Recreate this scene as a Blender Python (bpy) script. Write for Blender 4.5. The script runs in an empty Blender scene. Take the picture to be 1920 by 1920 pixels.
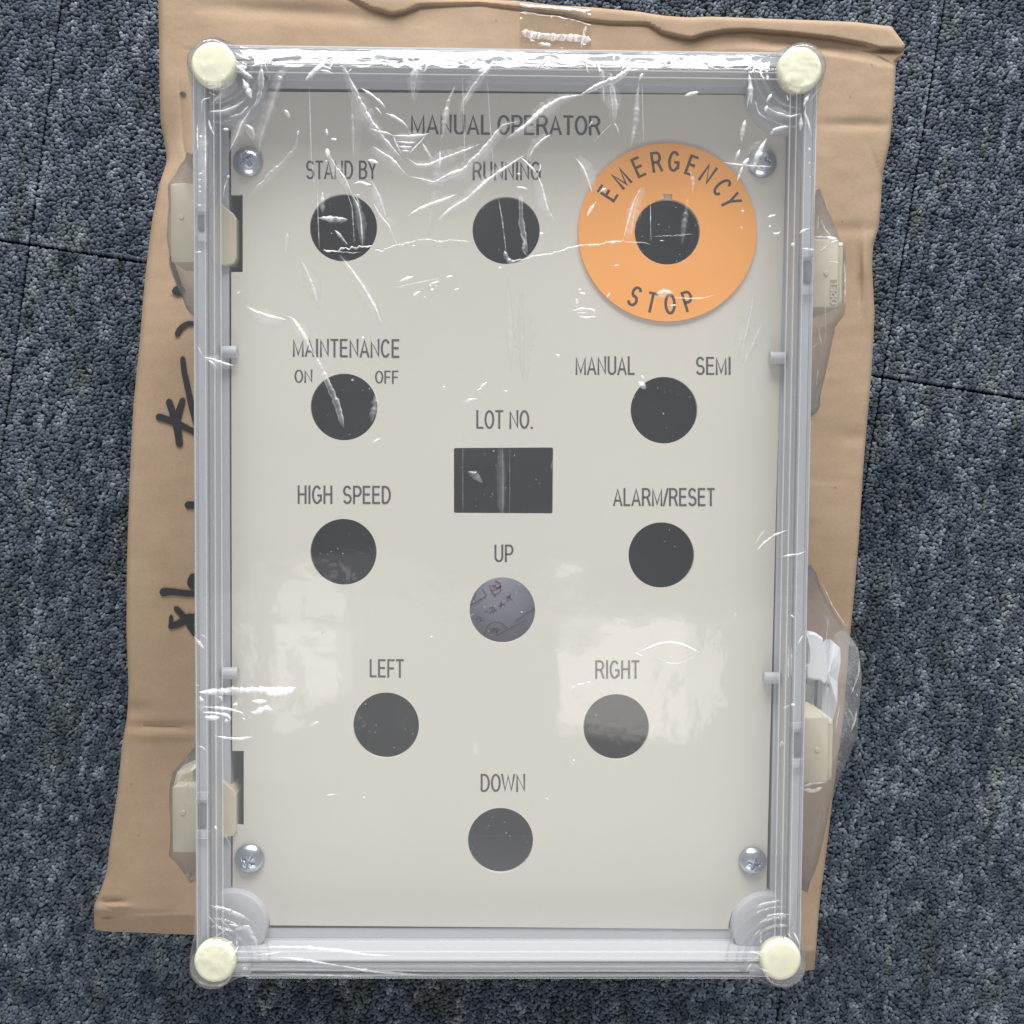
import bpy, math, random
import numpy as np

# ------------------------------------------------------------------ camera
SC = bpy.context.scene
FPX, HC = 2090.0, 0.637
TX, TY = math.radians(-2.5), math.radians(-0.9)
cam_d = bpy.data.cameras.new("camera"); cam = bpy.data.objects.new("camera", cam_d)
SC.collection.objects.link(cam); SC.camera = cam
cam_d.sensor_fit = 'HORIZONTAL'; cam_d.sensor_width = 36.0
cam_d.lens = 36.0 * FPX / 1920.0
cam_d.clip_start = 0.01; cam_d.clip_end = 50
cam.location = (0, 0, HC)
cam.rotation_mode = 'XYZ'
cam.rotation_euler = (TX, TY, 0)
SC.render.resolution_x = SC.render.resolution_y = 1024

# ------------------------------------------------------------------ world, lamps, exposure
W = bpy.data.worlds.new("World"); SC.world = W; W.use_nodes = True
bg = W.node_tree.nodes["Background"]
bg.inputs[0].default_value = (0.93, 0.96, 1.0, 1); bg.inputs[1].default_value = 0.46


def area(name, loc, target, sx, sy, radiance, color):
    d = bpy.data.lights.new(name, 'AREA'); d.shape = 'RECTANGLE'; d.size = sx; d.size_y = sy
    d.energy = radiance * math.pi * sx * sy; d.color = color
    o = bpy.data.objects.new(name, d); SC.collection.objects.link(o)
    o.location = loc
    import mathutils
    v = mathutils.Vector(target) - mathutils.Vector(loc)
    o.rotation_euler = v.to_track_quat('-Z', 'Y').to_euler()
    return o


area("window_light", (0.12, 1.92, 0.92), (0, 0, 0.2), 2.1, 0.95, 20.0, (1.0, 0.985, 0.96))
area("ceiling_light", (0.30, -0.50, 2.5), (0.30, -0.50, 0.2), 0.30, 0.28, 2.3, (1.0, 0.96, 0.90))
area("ceiling_light", (-0.42, -0.46, 2.5), (-0.42, -0.46, 0.2), 0.17, 0.16, 2.0, (1.0, 0.97, 0.93))
area("added_veil_light", (0.0, -0.86, 2.56), (0, -0.86, 0.2), 1.9, 1.1, 0.55, (1.0, 0.96, 0.91))  # added dim lamp, lays a reflected veil over the lower lid
area("added_fill_light", (-0.2, -2.3, 1.7), (0, 0, 0.2), 2.0, 1.0, 4.4, (1.0, 0.96, 0.91))  # added fill lamp, brightens the lower panel and near rim
SC.view_settings.view_transform = 'Standard'
SC.view_settings.look = 'None'
SC.view_settings.exposure = 0.0
SC.view_settings.gamma = 1.0
SC.cycles.transparent_max_bounces = 32
SC.cycles.max_bounces = 8
SC.cycles.caustics_reflective = False
SC.cycles.caustics_refractive = False

# ------------------------------------------------------------------ geometry helpers
rng = np.random.default_rng(7)
random.seed(7)
_cx, _sx, _cy, _sy = math.cos(TX), math.sin(TX), math.cos(TY), math.sin(TY)
RM = np.array([[_cy, 0, _sy], [0, 1, 0], [-_sy, 0, _cy]]) @ np.array([[1, 0, 0], [0, _cx, -_sx], [0, _sx, _cx]])


def P(px, py, z):
    """points of the plane at height z (arrays or numbers); coordinates measured on the photo at 1920"""
    px, py, z = np.broadcast_arrays(np.asarray(px, float), np.asarray(py, float), np.asarray(z, float))
    d = np.stack([(px - 960) / FPX, -(py - 960) / FPX, -np.ones_like(px)], -1) @ RM.T
    t = (z - HC) / d[..., 2]
    q = d * t[..., None]
    q[..., 2] = z
    return q


def vnoise(x, y, s, seed=0):
    """smooth value noise, about -1..1"""
    x = np.asarray(x, float) / s + 1000.37; y = np.asarray(y, float) / s + 1000.71
    ix = np.floor(x).astype(np.int64); iy = np.floor(y).astype(np.int64)
    fx = x - ix; fy = y - iy
    fx = fx * fx * fx * (fx * (fx * 6 - 15) + 10); fy = fy * fy * fy * (fy * (fy * 6 - 15) + 10)

    def h(a, b):
        n = (a * 374761393 + b * 668265263 + seed * 974634777) & 0x7fffffff
        n = ((n ^ (n >> 13)) * 1274126177) & 0x7fffffff
        n = n ^ (n >> 16)
        return (n & 0xffff) / 32767.5 - 1
    return (h(ix, iy) * (1 - fx) + h(ix + 1, iy) * fx) * (1 - fy) + (h(ix, iy + 1) * (1 - fx) + h(ix + 1, iy + 1) * fx) * fy


def smooth(x, a, b):
    t = np.clip((x - a) / (b - a), 0, 1)
    return t * t * (3 - 2 * t)


def empty(name, loc=(0, 0, 0), label=None, cat=None, kind=None):
    o = bpy.data.objects.new(name, None); SC.collection.objects.link(o); o.location = loc
    o.empty_display_size = 0.02
    if label: o['label'] = label
    if cat: o['category'] = cat
    if kind: o['kind'] = kind
    return o


def world_loc(o):
    v = np.zeros(3)
    while o is not None:
        v += np.array(o.location); o = o.parent
    return v


def obj(name, V, F, mat, parent=None, smooth_=False, label=None, kind=None, sharp=None):
    """mesh object; V in world coordinates"""
    V = np.asarray(V, float).reshape(-1, 3)
    if parent is not None: V = V - world_loc(parent)
    me = bpy.data.meshes.new(name)
    if isinstance(F, np.ndarray):
        n, k = F.shape
        me.vertices.add(len(V)); me.vertices.foreach_set("co", V.astype(np.float32).ravel())
        me.loops.add(n * k); me.loops.foreach_set("vertex_index", F.astype(np.int32).ravel())
        me.polygons.add(n)
        me.polygons.foreach_set("loop_start", np.arange(0, n * k, k, dtype=np.int32))
        me.update(calc_edges=True)
    else:
        me.from_pydata([tuple(v) for v in V], [], [tuple(int(i) for i in f) for f in F]); me.update()
    me.materials.append(mat)
    if smooth_:
        me.polygons.foreach_set("use_smooth", [True] * len(me.polygons))
        if sharp is not None: me.set_sharp_from_angle(angle=math.radians(sharp))
    o = bpy.data.objects.new(name, me); SC.collection.objects.link(o)
    if parent is not None: o.parent = parent
    if label: o['label'] = label
    if kind: o['kind'] = kind
    return o


def grid_faces(nu, nv, wrap=False):
    """vertex (i,j) -> i*nv+j ; i<nu, j<nv; faces face +z when i runs +x and j runs +y"""
    i = np.arange(nu if wrap else nu - 1); j = np.arange(nv - 1)
    I, J = np.meshgrid(i, j, indexing='ij'); I2 = (I + 1) % nu
    return np.stack([I * nv + J, I2 * nv + J, I2 * nv + J + 1, I * nv + J + 1], -1).reshape(-1, 4)


# enclosure frame from its four corner caps
ZL = 0.2725
_c = [P(400, 120, .276), P(1500, 130, .276), P(1465, 1802, .276), P(402, 1805, .276)]
EX = ((_c[1] - _c[0]) + (_c[2] - _c[3])); EX[2] = 0; EX /= np.linalg.norm(EX)
EX = np.array([EX[0] + .0042 * EX[1], EX[1] - .0042 * EX[0], 0]); EX /= np.linalg.norm(EX)
EY = np.array([-EX[1], EX[0], 0]); CC = sum(_c) / 4; CC[2] = 0


def loc(px, py, z):
    q = P(px, py, z) - CC
    return float(q @ EX), float(q @ EY)


def wpt(u, v, z):
    u, v, z = np.broadcast_arrays(np.asarray(u, float), np.asarray(v, float), np.asarray(z, float))
    r = CC + u[..., None] * EX + v[..., None] * EY
    r[..., 2] = z
    return r


def rr(u0, v0, u1, v1, r, n=6):
    r = max(r, 1e-5); pts = []
    for cu, cv, a0 in ((u1 - r, v1 - r, 0), (u0 + r, v1 - r, 90), (u0 + r, v0 + r, 180), (u1 - r, v0 + r, 270)):
        for k in range(n + 1):
            a = math.radians(a0 + 90 * k / n); pts.append((cu + r * math.cos(a), cv + r * math.sin(a)))
    return np.array(pts)


def sweep(name, bounds, r, prof, mat, parent, cap_end=False, cap_start=False, sharp=35, n=6, **kw):
    V, F = [], []
    m = None
    for ins, z in prof:
        q = rr(bounds[0] + ins, bounds[1] + ins, bounds[2] - ins, bounds[3] - ins, r - ins if r - ins > .0006 else .0006, n)
        m = len(q); V.append(wpt(q[:, 0], q[:, 1], z))
    V = np.concatenate(V)
    for k in range(len(prof) - 1):
        for i in range(m):
            a, b = k * m + i, k * m + (i + 1) % m
            F.append((a, b, b + m, a + m))
    if cap_end: F.append(tuple(range((len(prof) - 1) * m, len(prof) * m)))
    if cap_start: F.append(tuple(reversed(range(m))))
    return obj(name, V, F, mat, parent, True, sharp=sharp, **kw)


def box_uv(name, a, b, z0, z1, mat, parent, bev=.0006, sharp=30, **kw):
    """box between pixel corners a,b (read at z1) with bevelled top edges"""
    ua, va = loc(a[0], a[1], z1); ub, vb = loc(b[0], b[1], z1)
    B = (min(ua, ub), min(va, vb), max(ua, ub), max(va, vb))
    return sweep(name, B, bev * 1.5, [(0, z0), (0, z1 - bev), (bev * .3, z1 - bev * .3), (bev, z1)], mat, parent, True, True, sharp, 3, **kw)


def prism_px(name, pts, z0, z1, mat, parent, bev=0.0, smooth_=False, **kw):
    """vertical prism on an outline traced at z1 (pixels); ccw seen from above"""
    q = P([p[0] for p in pts], [p[1] for p in pts], z1)
    A = 0.5 * np.sum(q[:, 0] * np.roll(q[:, 1], -1) - np.roll(q[:, 0], -1) * q[:, 1])
    if A < 0: q = q[::-1]
    n = len(q); c = q.mean(0)
    lo = q.copy(); lo[:, 2] = z0
    rings = [lo]
    if bev:
        m = q.copy(); m[:, 2] = z1 - bev; rings.append(m)
        t = q + (c - q) / np.linalg.norm((c - q)[:, :2], axis=1)[:, None] * bev * 1.3; t[:, 2] = z1; rings.append(t)
    else: rings.append(q)
    V = np.concatenate(rings); F = []
    for k in range(len(rings) - 1):
        for i in range(n):
            a, b = k * n + i, k * n + (i + 1) % n
            F.append((a, b, b + n, a + n))
    F.append(tuple(range((len(rings) - 1) * n, len(rings) * n))); F.append(tuple(reversed(range(n))))
    return obj(name, V, F, mat, parent, smooth_, sharp=30, **kw)


def lathe(name, c, prof, mat, parent, n=40, noise=0.0, sharp=40, **kw):
    """profile (r,z) revolved about the vertical through world point c; last r may be 0"""
    V = []; a = np.arange(n) / n * 2 * math.pi
    for r, z in prof:
        rr_ = np.full(n, r)
        zz = np.full(n, z)
        if noise:
            zz = zz + noise * (vnoise(c[0] + r * np.cos(a), c[1] + r * np.sin(a), .0024, 5) + .5 * vnoise(c[0] + r * np.cos(a), c[1] + r * np.sin(a), .0011, 6)) * (1 if r < prof[0][0] * .98 else 0.2)
        V.append(np.stack([c[0] + rr_ * np.cos(a), c[1] + rr_ * np.sin(a), zz], -1))
    V = np.concatenate(V); F = []
    for k in range(len(prof) - 1):
        for i in range(n):
            F.append((k * n + i, k * n + (i + 1) % n, (k + 1) * n + (i + 1) % n, (k + 1) * n + i))
    F.append(tuple(range((len(prof) - 1) * n, len(prof) * n)))
    return obj(name, V, F, mat, parent, True, sharp=sharp, **kw)


def plate(name, loops, z0, z1, mat, parent, **kw):
    """flat plate with holes from closed loops of world points (xy)"""
    cu = bpy.data.curves.new(name, 'CURVE'); cu.dimensions = '2D'; cu.fill_mode = 'BOTH'; cu.extrude = (z1 - z0) / 2
    for L in loops:
        s = cu.splines.new('POLY'); s.points.add(len(L) - 1)
        for p, q in zip(s.points, L): p.co = (q[0], q[1], 0, 1)
        s.use_cyclic_u = True
    t = bpy.data.objects.new("tmp", cu); SC.collection.objects.link(t)
    dg = bpy.context.evaluated_depsgraph_get(); dg.update()
    me = bpy.data.meshes.new_from_object(t.evaluated_get(dg))
    V = np.array([v.co[:] for v in me.vertices]); V[:, 2] += (z0 + z1) / 2
    F = [tuple(p.vertices) for p in me.polygons]
    bpy.data.objects.remove(t); bpy.data.curves.remove(cu); bpy.data.meshes.remove(me)
    return obj(name, V, F, mat, parent, **kw)


def _arc(cx, cy, rx, ry, a0, a1, n=9):
    return [(cx + rx * math.cos(math.radians(a0 + (a1 - a0) * k / (n - 1))), cy + ry * math.sin(math.radians(a0 + (a1 - a0) * k / (n - 1)))) for k in range(n)]


_O = _arc(.27, .5, .215, .445, 90, 450, 29)
GLY = {  # width, centre lines of a narrow sans-serif face, cap height 1
    'A': (.54, [[(.045, 0), (.27, .97), (.495, 0)], [(.13, .30), (.41, .30)]]),
    'B': (.52, [[(.08, 0), (.08, .945), (.27, .945)] + _arc(.27, .735, .16, .21, 90, -90, 8) + [(.08, .525)], [(.08, .525), (.28, .525)] + _arc(.28, .29, .18, .235, 90, -90, 8) + [(.08, .055)]]),
    'C': (.54, [_arc(.275, .5, .215, .445, 38, 322, 22)]),
    'D': (.55, [[(.08, .055), (.08, .945), (.23, .945)] + _arc(.23, .5, .245, .445, 90, -90, 15) + [(.08, .055)]]),
    'E': (.49, [[(.45, .945), (.08, .945), (.08, .055), (.46, .055)], [(.08, .52), (.42, .52)]]),
    'F': (.46, [[(.44, .945), (.08, .945), (.08, 0)], [(.08, .50), (.40, .50)]]),
    'G': (.58, [_arc(.28, .5, .22, .445, 42, 318, 22) + [(.50, .20), (.50, .46), (.30, .46)]]),
    'H': (.54, [[(.08, 0), (.08, 1)], [(.46, 0), (.46, 1)], [(.08, .52), (.46, .52)]]),
    'I': (.20, [[(.10, 0), (.10, 1)]]),
    'L': (.44, [[(.08, 1), (.08, .055), (.42, .055)]]),
    'M': (.64, [[(.075, 0), (.075, .93), (.32, .10), (.565, .93), (.565, 0)]]),
    'N': (.55, [[(.08, 0), (.08, .93), (.47, .07), (.47, 1)]]),
    'O': (.54, [_O]),
    'P': (.50, [[(.08, 0), (.08, .945), (.28, .945)] + _arc(.28, .695, .17, .25, 90, -90, 9) + [(.08, .445)]]),
    'R': (.54, [[(.08, 0), (.08, .945), (.29, .945)] + _arc(.29, .715, .17, .23, 90, -90, 9) + [(.08, .485)], [(.28, .485), (.36, .40), (.49, 0)]]),
    'S': (.51, [_arc(.255, .715, .175, .235, 22, 250, 13) + [(.255, .50)] + _arc(.255, .275, .19, .225, 78, -160, 14)]),
    'T': (.48, [[(.02, .945), (.46, .945)], [(.24, .945), (.24, 0)]]),
    'U': (.54, [[(.08, 1), (.08, .30)] + _arc(.27, .28, .19, .228, 185, 355, 12) + [(.46, .30), (.46, 1)]]),
    'W': (.74, [[(.03, 1), (.20, .06), (.37, .92), (.54, .06), (.71, 1)]]),
    'Y': (.50, [[(.03, 1), (.25, .45)], [(.47, 1), (.25, .45), (.25, 0)]]),
    '/': (.26, [[(.01, 0), (.25, 1)]]),
    '.': (.20, [[(.10, 0), (.10, .11)]]),
    ' ': (.22, []),
}


def text_verts(body, th=.116, gap=.035):
    """letters laid out as mitred strokes; cap height 1"""
    V, F = [], []; x0 = 0; lay = 0
    for ch in body:
        w, strokes = GLY[ch]
        for st in strokes:
            p = np.array(st, float); p = p[np.concatenate([[True], np.hypot(*np.diff(p, axis=0).T) > 1e-4])]
            n = len(p); d = np.diff(p, axis=0); d /= np.linalg.norm(d, axis=1)[:, None]
            closed = np.hypot(*(p[0] - p[-1])) < .02 and ch == 'O'
            for i in range(n):
                d0 = d[max(i - 1, 0)] if not (closed and i == 0) else d[-1]
                d1 = d[min(i, n - 2)] if not (closed and i == n - 1) else d[0]
                nv_ = np.array([-(d0 + d1)[1], (d0 + d1)[0]]); nv_ /= np.linalg.norm(nv_)
                c = max(.42, nv_ @ np.array([-d0[1], d0[0]]))
                o_ = nv_ * th / 2 / c
                V.append((x0 + p[i][0] + o_[0], p[i][1] + o_[1], lay)); V.append((x0 + p[i][0] - o_[0], p[i][1] - o_[1], lay))
            b_ = len(V) - 2 * n
            for i in range(n - 1): F.append((b_ + 2 * i, b_ + 2 * i + 1, b_ + 2 * i + 3, b_ + 2 * i + 2))
            lay += 1
        x0 += w + gap
    V = np.array(V); V[:, 1] = np.clip(V[:, 1], 0, 1)
    return V, F


# ------------------------------------------------------------------ materials
def newmat(name):
    m = bpy.data.materials.new(name); m.use_nodes = True
    nt = m.node_tree; nt.nodes.clear()
    out = nt.nodes.new('ShaderNodeOutputMaterial')
    return m, nt, out


def N(nt, t, **kw):
    n = nt.nodes.new(t)
    for k, v in kw.items():
        if k.startswith('i_'):
            key = k[2:]
            n.inputs[int(key) if key.isdigit() else key].default_value = v
        else: setattr(n, k, v)
    return n


def pbr(name, col, rough=.5, metal=0.0, spec=.5, var=0.06, vscale=60.0, bump=0.0, bscale=900.0, coat=0.0, sub=0.0):
    m, nt, out = newmat(name)
    b = N(nt, 'ShaderNodeBsdfPrincipled')
    b.inputs['Roughness'].default_value = rough; b.inputs['Metallic'].default_value = metal
    b.inputs['Specular IOR Level'].default_value = spec
    b.inputs['Coat Weight'].default_value = coat
    if sub:
        b.inputs['Subsurface Weight'].default_value = sub; b.inputs['Subsurface Radius'].default_value = (1, .9, .6)
        b.inputs['Subsurface Scale'].default_value = .002
    tc = N(nt, 'ShaderNodeTexCoord')
    nz = N(nt, 'ShaderNodeTexNoise'); nz.inputs['Scale'].default_value = vscale; nz.inputs['Detail'].default_value = 6
    nt.links.new(tc.outputs['Object'], nz.inputs['Vector'])
    mx = N(nt, 'ShaderNodeMix', data_type='RGBA')
    mx.inputs[6].default_value = (*[c * (1 - var) for c in col], 1); mx.inputs[7].default_value = (*[min(1, c * (1 + var)) for c in col], 1)
    nt.links.new(nz.outputs[0], mx.inputs[0]); nt.links.new(mx.outputs[2], b.inputs['Base Color'])
    if bump:
        n2 = N(nt, 'ShaderNodeTexNoise'); n2.inputs['Scale'].default_value = bscale; n2.inputs['Detail'].default_value = 4
        nt.links.new(tc.outputs['Object'], n2.inputs['Vector'])
        bp = N(nt, 'ShaderNodeBump'); bp.inputs['Strength'].default_value = 1; bp.inputs['Distance'].default_value = bump
        nt.links.new(n2.outputs[0], bp.inputs['Height']); nt.links.new(bp.outputs[0], b.inputs['Normal'])
    nt.links.new(b.outputs[0], out.inputs[0])
    return m


def clear(name, tint, k0, k1, rough, haze, haze_col, bump=0.0, bscale=200.0, hazeattr=False, glcol=(1, 1, 1)):
    """thin clear sheet: see-through, mirror share k0 facing to k0+k1 grazing, haze = share of milky scattering"""
    m, nt, out = newmat(name)
    tr = N(nt, 'ShaderNodeBsdfTransparent'); tr.inputs[0].default_value = (*tint, 1)
    gl = N(nt, 'ShaderNodeBsdfGlossy'); gl.inputs['Roughness'].default_value = rough; gl.inputs[0].default_value = (*glcol, 1)
    df = N(nt, 'ShaderNodeBsdfDiffuse'); df.inputs[0].default_value = (*haze_col, 1)
    lw = N(nt, 'ShaderNodeLayerWeight'); lw.inputs[0].default_value = .5
    pw = N(nt, 'ShaderNodeMath', operation='POWER'); pw.inputs[1].default_value = 5
    nt.links.new(lw.outputs['Facing'], pw.inputs[0])
    ma = N(nt, 'ShaderNodeMath', operation='MULTIPLY_ADD', use_clamp=True); ma.inputs[1].default_value = k1; ma.inputs[2].default_value = k0
    nt.links.new(pw.outputs[0], ma.inputs[0])
    m1 = N(nt, 'ShaderNodeMixShader'); m1.inputs[0].default_value = haze
    nt.links.new(tr.outputs[0], m1.inputs[1]); nt.links.new(df.outputs[0], m1.inputs[2])
    if hazeattr:
        at = N(nt, 'ShaderNodeAttribute', attribute_name='haze'); nt.links.new(at.outputs['Fac'], m1.inputs[0])
    m2 = N(nt, 'ShaderNodeMixShader')
    nt.links.new(ma.outputs[0], m2.inputs[0]); nt.links.new(m1.outputs[0], m2.inputs[1]); nt.links.new(gl.outputs[0], m2.inputs[2])
    if bump:
        tc = N(nt, 'ShaderNodeTexCoord'); n2 = N(nt, 'ShaderNodeTexNoise'); n2.inputs['Scale'].default_value = bscale; n2.inputs['Detail'].default_value = 3
        nt.links.new(tc.outputs['Object'], n2.inputs['Vector'])
        bp = N(nt, 'ShaderNodeBump'); bp.inputs['Distance'].default_value = bump
        nt.links.new(n2.outputs[0], bp.inputs['Height']); nt.links.new(bp.outputs[0], gl.inputs['Normal'])
    nt.links.new(m2.outputs[0], out.inputs[0])
    return m


M = {}
M['grey'] = pbr('grey_plastic', (.50, .512, .535), .42, var=.02, bump=.00002, bscale=1500)
M['cream'] = pbr('cream_paint', (.635, .605, .535), .45, var=.025, vscale=25, bump=.00002, bscale=700)
M['orange'] = pbr('orange_sticker', (.90, .39, .10), .5, var=.03)
M['print'] = pbr('grey_print', (.08, .08, .085), .6, var=.35, vscale=900)
M['print2'] = pbr('brown_print', (.075, .045, .04), .6, var=.3, vscale=900)
M['beige'] = pbr('beige_plastic', (.60, .55, .415), .35, var=.04, bump=.00003, bscale=600)
M['wax'] = pbr('ivory_cap', (.69, .68, .515), .5, var=.05, vscale=300, sub=.15)
M['zinc'] = pbr('zinc_steel', (.52, .57, .62), .24, metal=1.0, var=.1, vscale=400)
M['dark'] = pbr('dark_recess', (.05, .055, .06), .7)
M['white'] = pbr('white_paper', (.83, .84, .87), .7, var=.03)
M['steel'] = pbr('dull_steel', (.35, .36, .38), .35, metal=.9)
M['marker'] = pbr('black_marker_ink', (.016, .015, .018), .55, var=.3, vscale=300)
M['red_ink'] = pbr('red_ink', (.42, .20, .24), .8, var=.3, vscale=900)
M['slate_ink'] = pbr('faded_ink', (.22, .22, .28), .8, var=.3, vscale=900)
M['slip'] = pbr('paper_slip', (.50, .50, .62), .8, var=.12, vscale=90)
M['lid'] = clear('clear_polycarbonate', (.965, .968, .975), .03, .9, .04, .012, (.75, .78, .86), bump=.00002, bscale=60)
M['lidrib'] = clear('clear_moulded_rib', (.93, .935, .945), .05, .9, .10, .08, (.75, .78, .84))
M['film'] = clear('stretch_film', (.975, .975, .975), .038, .9, .06, .016, (.85, .87, .92), bump=.00012, bscale=90)
M['skirt'] = clear('stretch_film_sides', (.93, .935, .94), .07, .8, .08, .11, (.62, .63, .65), bump=.00015, bscale=120)
M['edge'] = clear('white_edge_glint', (.93, .935, .945), .08, .9, .12, .30, (.88, .89, .93))  # milky white share stands in for glints along clear edges
M['glint_crease'] = clear('white_fold_glint', (.96, .96, .96), .05, .5, .30, .5, (.93, .94, .96), hazeattr=True)  # white diffuse share stands in for glints on the folds
M['tape'] = clear('packing_tape', (.93, .90, .85), .06, .9, .08, .06, (.8, .7, .6), bump=.0004, bscale=250)


M['groove_shade'] = pbr('groove_shade_grey', (.24, .245, .26), .6)  # dark grey standing in for shade in grooves and slots


def carton_mat():
    m, nt, out = newmat('kraft_cardboard')
    b = N(nt, 'ShaderNodeBsdfPrincipled'); b.inputs['Roughness'].default_value = .78; b.inputs['Specular IOR Level'].default_value = .25
    tc = N(nt, 'ShaderNodeTexCoord')
    n1 = N(nt, 'ShaderNodeTexNoise'); n1.inputs['Scale'].default_value = 18; n1.inputs['Detail'].default_value = 8; n1.inputs['Roughness'].default_value = .6
    n2 = N(nt, 'ShaderNodeTexNoise'); n2.inputs['Scale'].default_value = 900; n2.inputs['Detail'].default_value = 3
    for n in (n1, n2): nt.links.new(tc.outputs['Object'], n.inputs['Vector'])
    r1 = N(nt, 'ShaderNodeValToRGB')
    r1.color_ramp.elements[0].position = .3; r1.color_ramp.elements[0].color = (.295, .210, .140, 1)
    r1.color_ramp.elements[1].position = .72; r1.color_ramp.elements[1].color = (.385, .283, .196, 1)
    nt.links.new(n1.outputs[0], r1.inputs[0])
    mx = N(nt, 'ShaderNodeMix', data_type='RGBA', blend_type='MULTIPLY'); mx.inputs[0].default_value = .22
    nt.links.new(r1.outputs[0], mx.inputs[6]); nt.links.new(n2.outputs[0], mx.inputs[7])
    # scattered darker fibre specks
    vo = N(nt, 'ShaderNodeTexVoronoi'); vo.inputs['Scale'].default_value = 75
    nt.links.new(tc.outputs['Object'], vo.inputs['Vector'])
    lt = N(nt, 'ShaderNodeMath', operation='LESS_THAN'); lt.inputs[1].default_value = .045
    nt.links.new(vo.outputs['Distance'], lt.inputs[0])
    sp = N(nt, 'ShaderNodeMath', operation='MULTIPLY'); sp.inputs[1].default_value = .45; nt.links.new(lt.outputs[0], sp.inputs[0])
    mx2 = N(nt, 'ShaderNodeMix', data_type='RGBA'); mx2.inputs[7].default_value = (.16, .10, .06, 1)
    nt.links.new(sp.outputs[0], mx2.inputs[0]); nt.links.new(mx.outputs[2], mx2.inputs[6])
    nt.links.new(mx2.outputs[2], b.inputs['Base Color'])
    mp = N(nt, 'ShaderNodeMapping'); mp.inputs['Rotation'].default_value = (0, 0, math.radians(-4.2))
    nt.links.new(tc.outputs['Object'], mp.inputs[0])
    wv = N(nt, 'ShaderNodeTexWave', bands_direction='Y'); wv.inputs['Scale'].default_value = 42; wv.inputs['Distortion'].default_value = .6
    nt.links.new(mp.outputs[0], wv.inputs['Vector'])
    bp = N(nt, 'ShaderNodeBump'); bp.inputs['Strength'].default_value = .5; bp.inputs['Distance'].default_value = .00005
    nt.links.new(wv.outputs['Fac'], bp.inputs['Height'])
    bp2 = N(nt, 'ShaderNodeBump'); bp2.inputs['Distance'].default_value = .00018
    n3 = N(nt, 'ShaderNodeTexNoise'); n3.inputs['Scale'].default_value = 130; n3.inputs['Detail'].default_value = 7
    nt.links.new(tc.outputs['Object'], n3.inputs['Vector'])
    nt.links.new(n3.outputs[0], bp2.inputs['Height']); nt.links.new(bp.outputs[0], bp2.inputs['Normal'])
    nt.links.new(bp2.outputs[0], b.inputs['Normal'])
    nt.links.new(b.outputs[0], out.inputs[0])
    return m


def yarn_mat():
    m, nt, out = newmat('carpet_yarn')
    b = N(nt, 'ShaderNodeBsdfPrincipled'); b.inputs['Roughness'].default_value = .85; b.inputs['Specular IOR Level'].default_value = .2
    at = N(nt, 'ShaderNodeAttribute', attribute_name='yarn')
    tc = N(nt, 'ShaderNodeTexCoord'); n1 = N(nt, 'ShaderNodeTexNoise'); n1.inputs['Scale'].default_value = 1600
    nt.links.new(tc.outputs['Object'], n1.inputs['Vector'])
    mx = N(nt, 'ShaderNodeMix', data_type='RGBA', blend_type='MULTIPLY'); mx.inputs[0].default_value = .5
    nt.links.new(at.outputs['Color'], mx.inputs[6]); nt.links.new(n1.outputs[0], mx.inputs[7])
    nt.links.new(mx.outputs[2], b.inputs['Base Color']); nt.links.new(b.outputs[0], out.inputs[0])
    return m


M['carton'] = carton_mat(); M['yarn'] = yarn_mat()
M['backing'] = pbr('carpet_backing', (.018, .020, .024), .95, var=.5, vscale=400, bump=.001, bscale=500)
M['subfloor'] = pbr('black_subfloor', (.012, .013, .015), .95)

# ------------------------------------------------------------------ floor of carpet tiles
ZT = 0.0005
floor = obj('floor', [(-3, -3, -.0075), (3, -3, -.0075), (3, 3, -.0075), (-3, 3, -.0075)], [(0, 1, 2, 3)], M['subfloor'], kind='structure')
IL, IR = P(52, 458, 0), P(1657, 707, 0)
TS = np.linalg.norm(IR - IL); T1 = (IR - IL) / TS; T2 = np.array([-T1[1], T1[0], 0])


def carton_px_edges():
    L = [(298, -40), (297, 0), (299, 150), (301, 230), (312, 285), (313, 305), (300, 340), (284, 420), (272, 520), (262, 640), (250, 760), (243, 900), (238, 1050), (237, 1180), (241, 1290), (239, 1340), (229, 1395), (221, 1480), (205, 1590), (200, 1640), (190, 1665), (176, 1700), (177, 1742)]
    R = [(1672, 50), (1697, 84), (1693, 104), (1680, 116), (1677, 180), (1668, 270), (1661, 300), (1654, 330), (1652, 380), (1647, 430), (1637, 460), (1635, 500), (1640, 590), (1634, 700), (1625, 800), (1617, 900), (1611, 1000), (1603, 1100), (1593, 1200), (1581, 1350), (1563, 1480), (1549, 1600), (1536, 1700), (1527, 1818)]
    T = [(298, -40), (600, -18), (975, 2), (1040, 10), (1100, 13), (1200, 22), (1240, 29), (1290, 33), (1330, 31), (1500, 37), (1600, 41), (1672, 50)]
    B = [(177, 1742), (195, 1746), (370, 1753), (800, 1780), (1200, 1802), (1510, 1820), (1527, 1818)]
    return [np.array(a, float) for a in (L, R, T, B)]


CL, CR, CT, CB = carton_px_edges()


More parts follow.
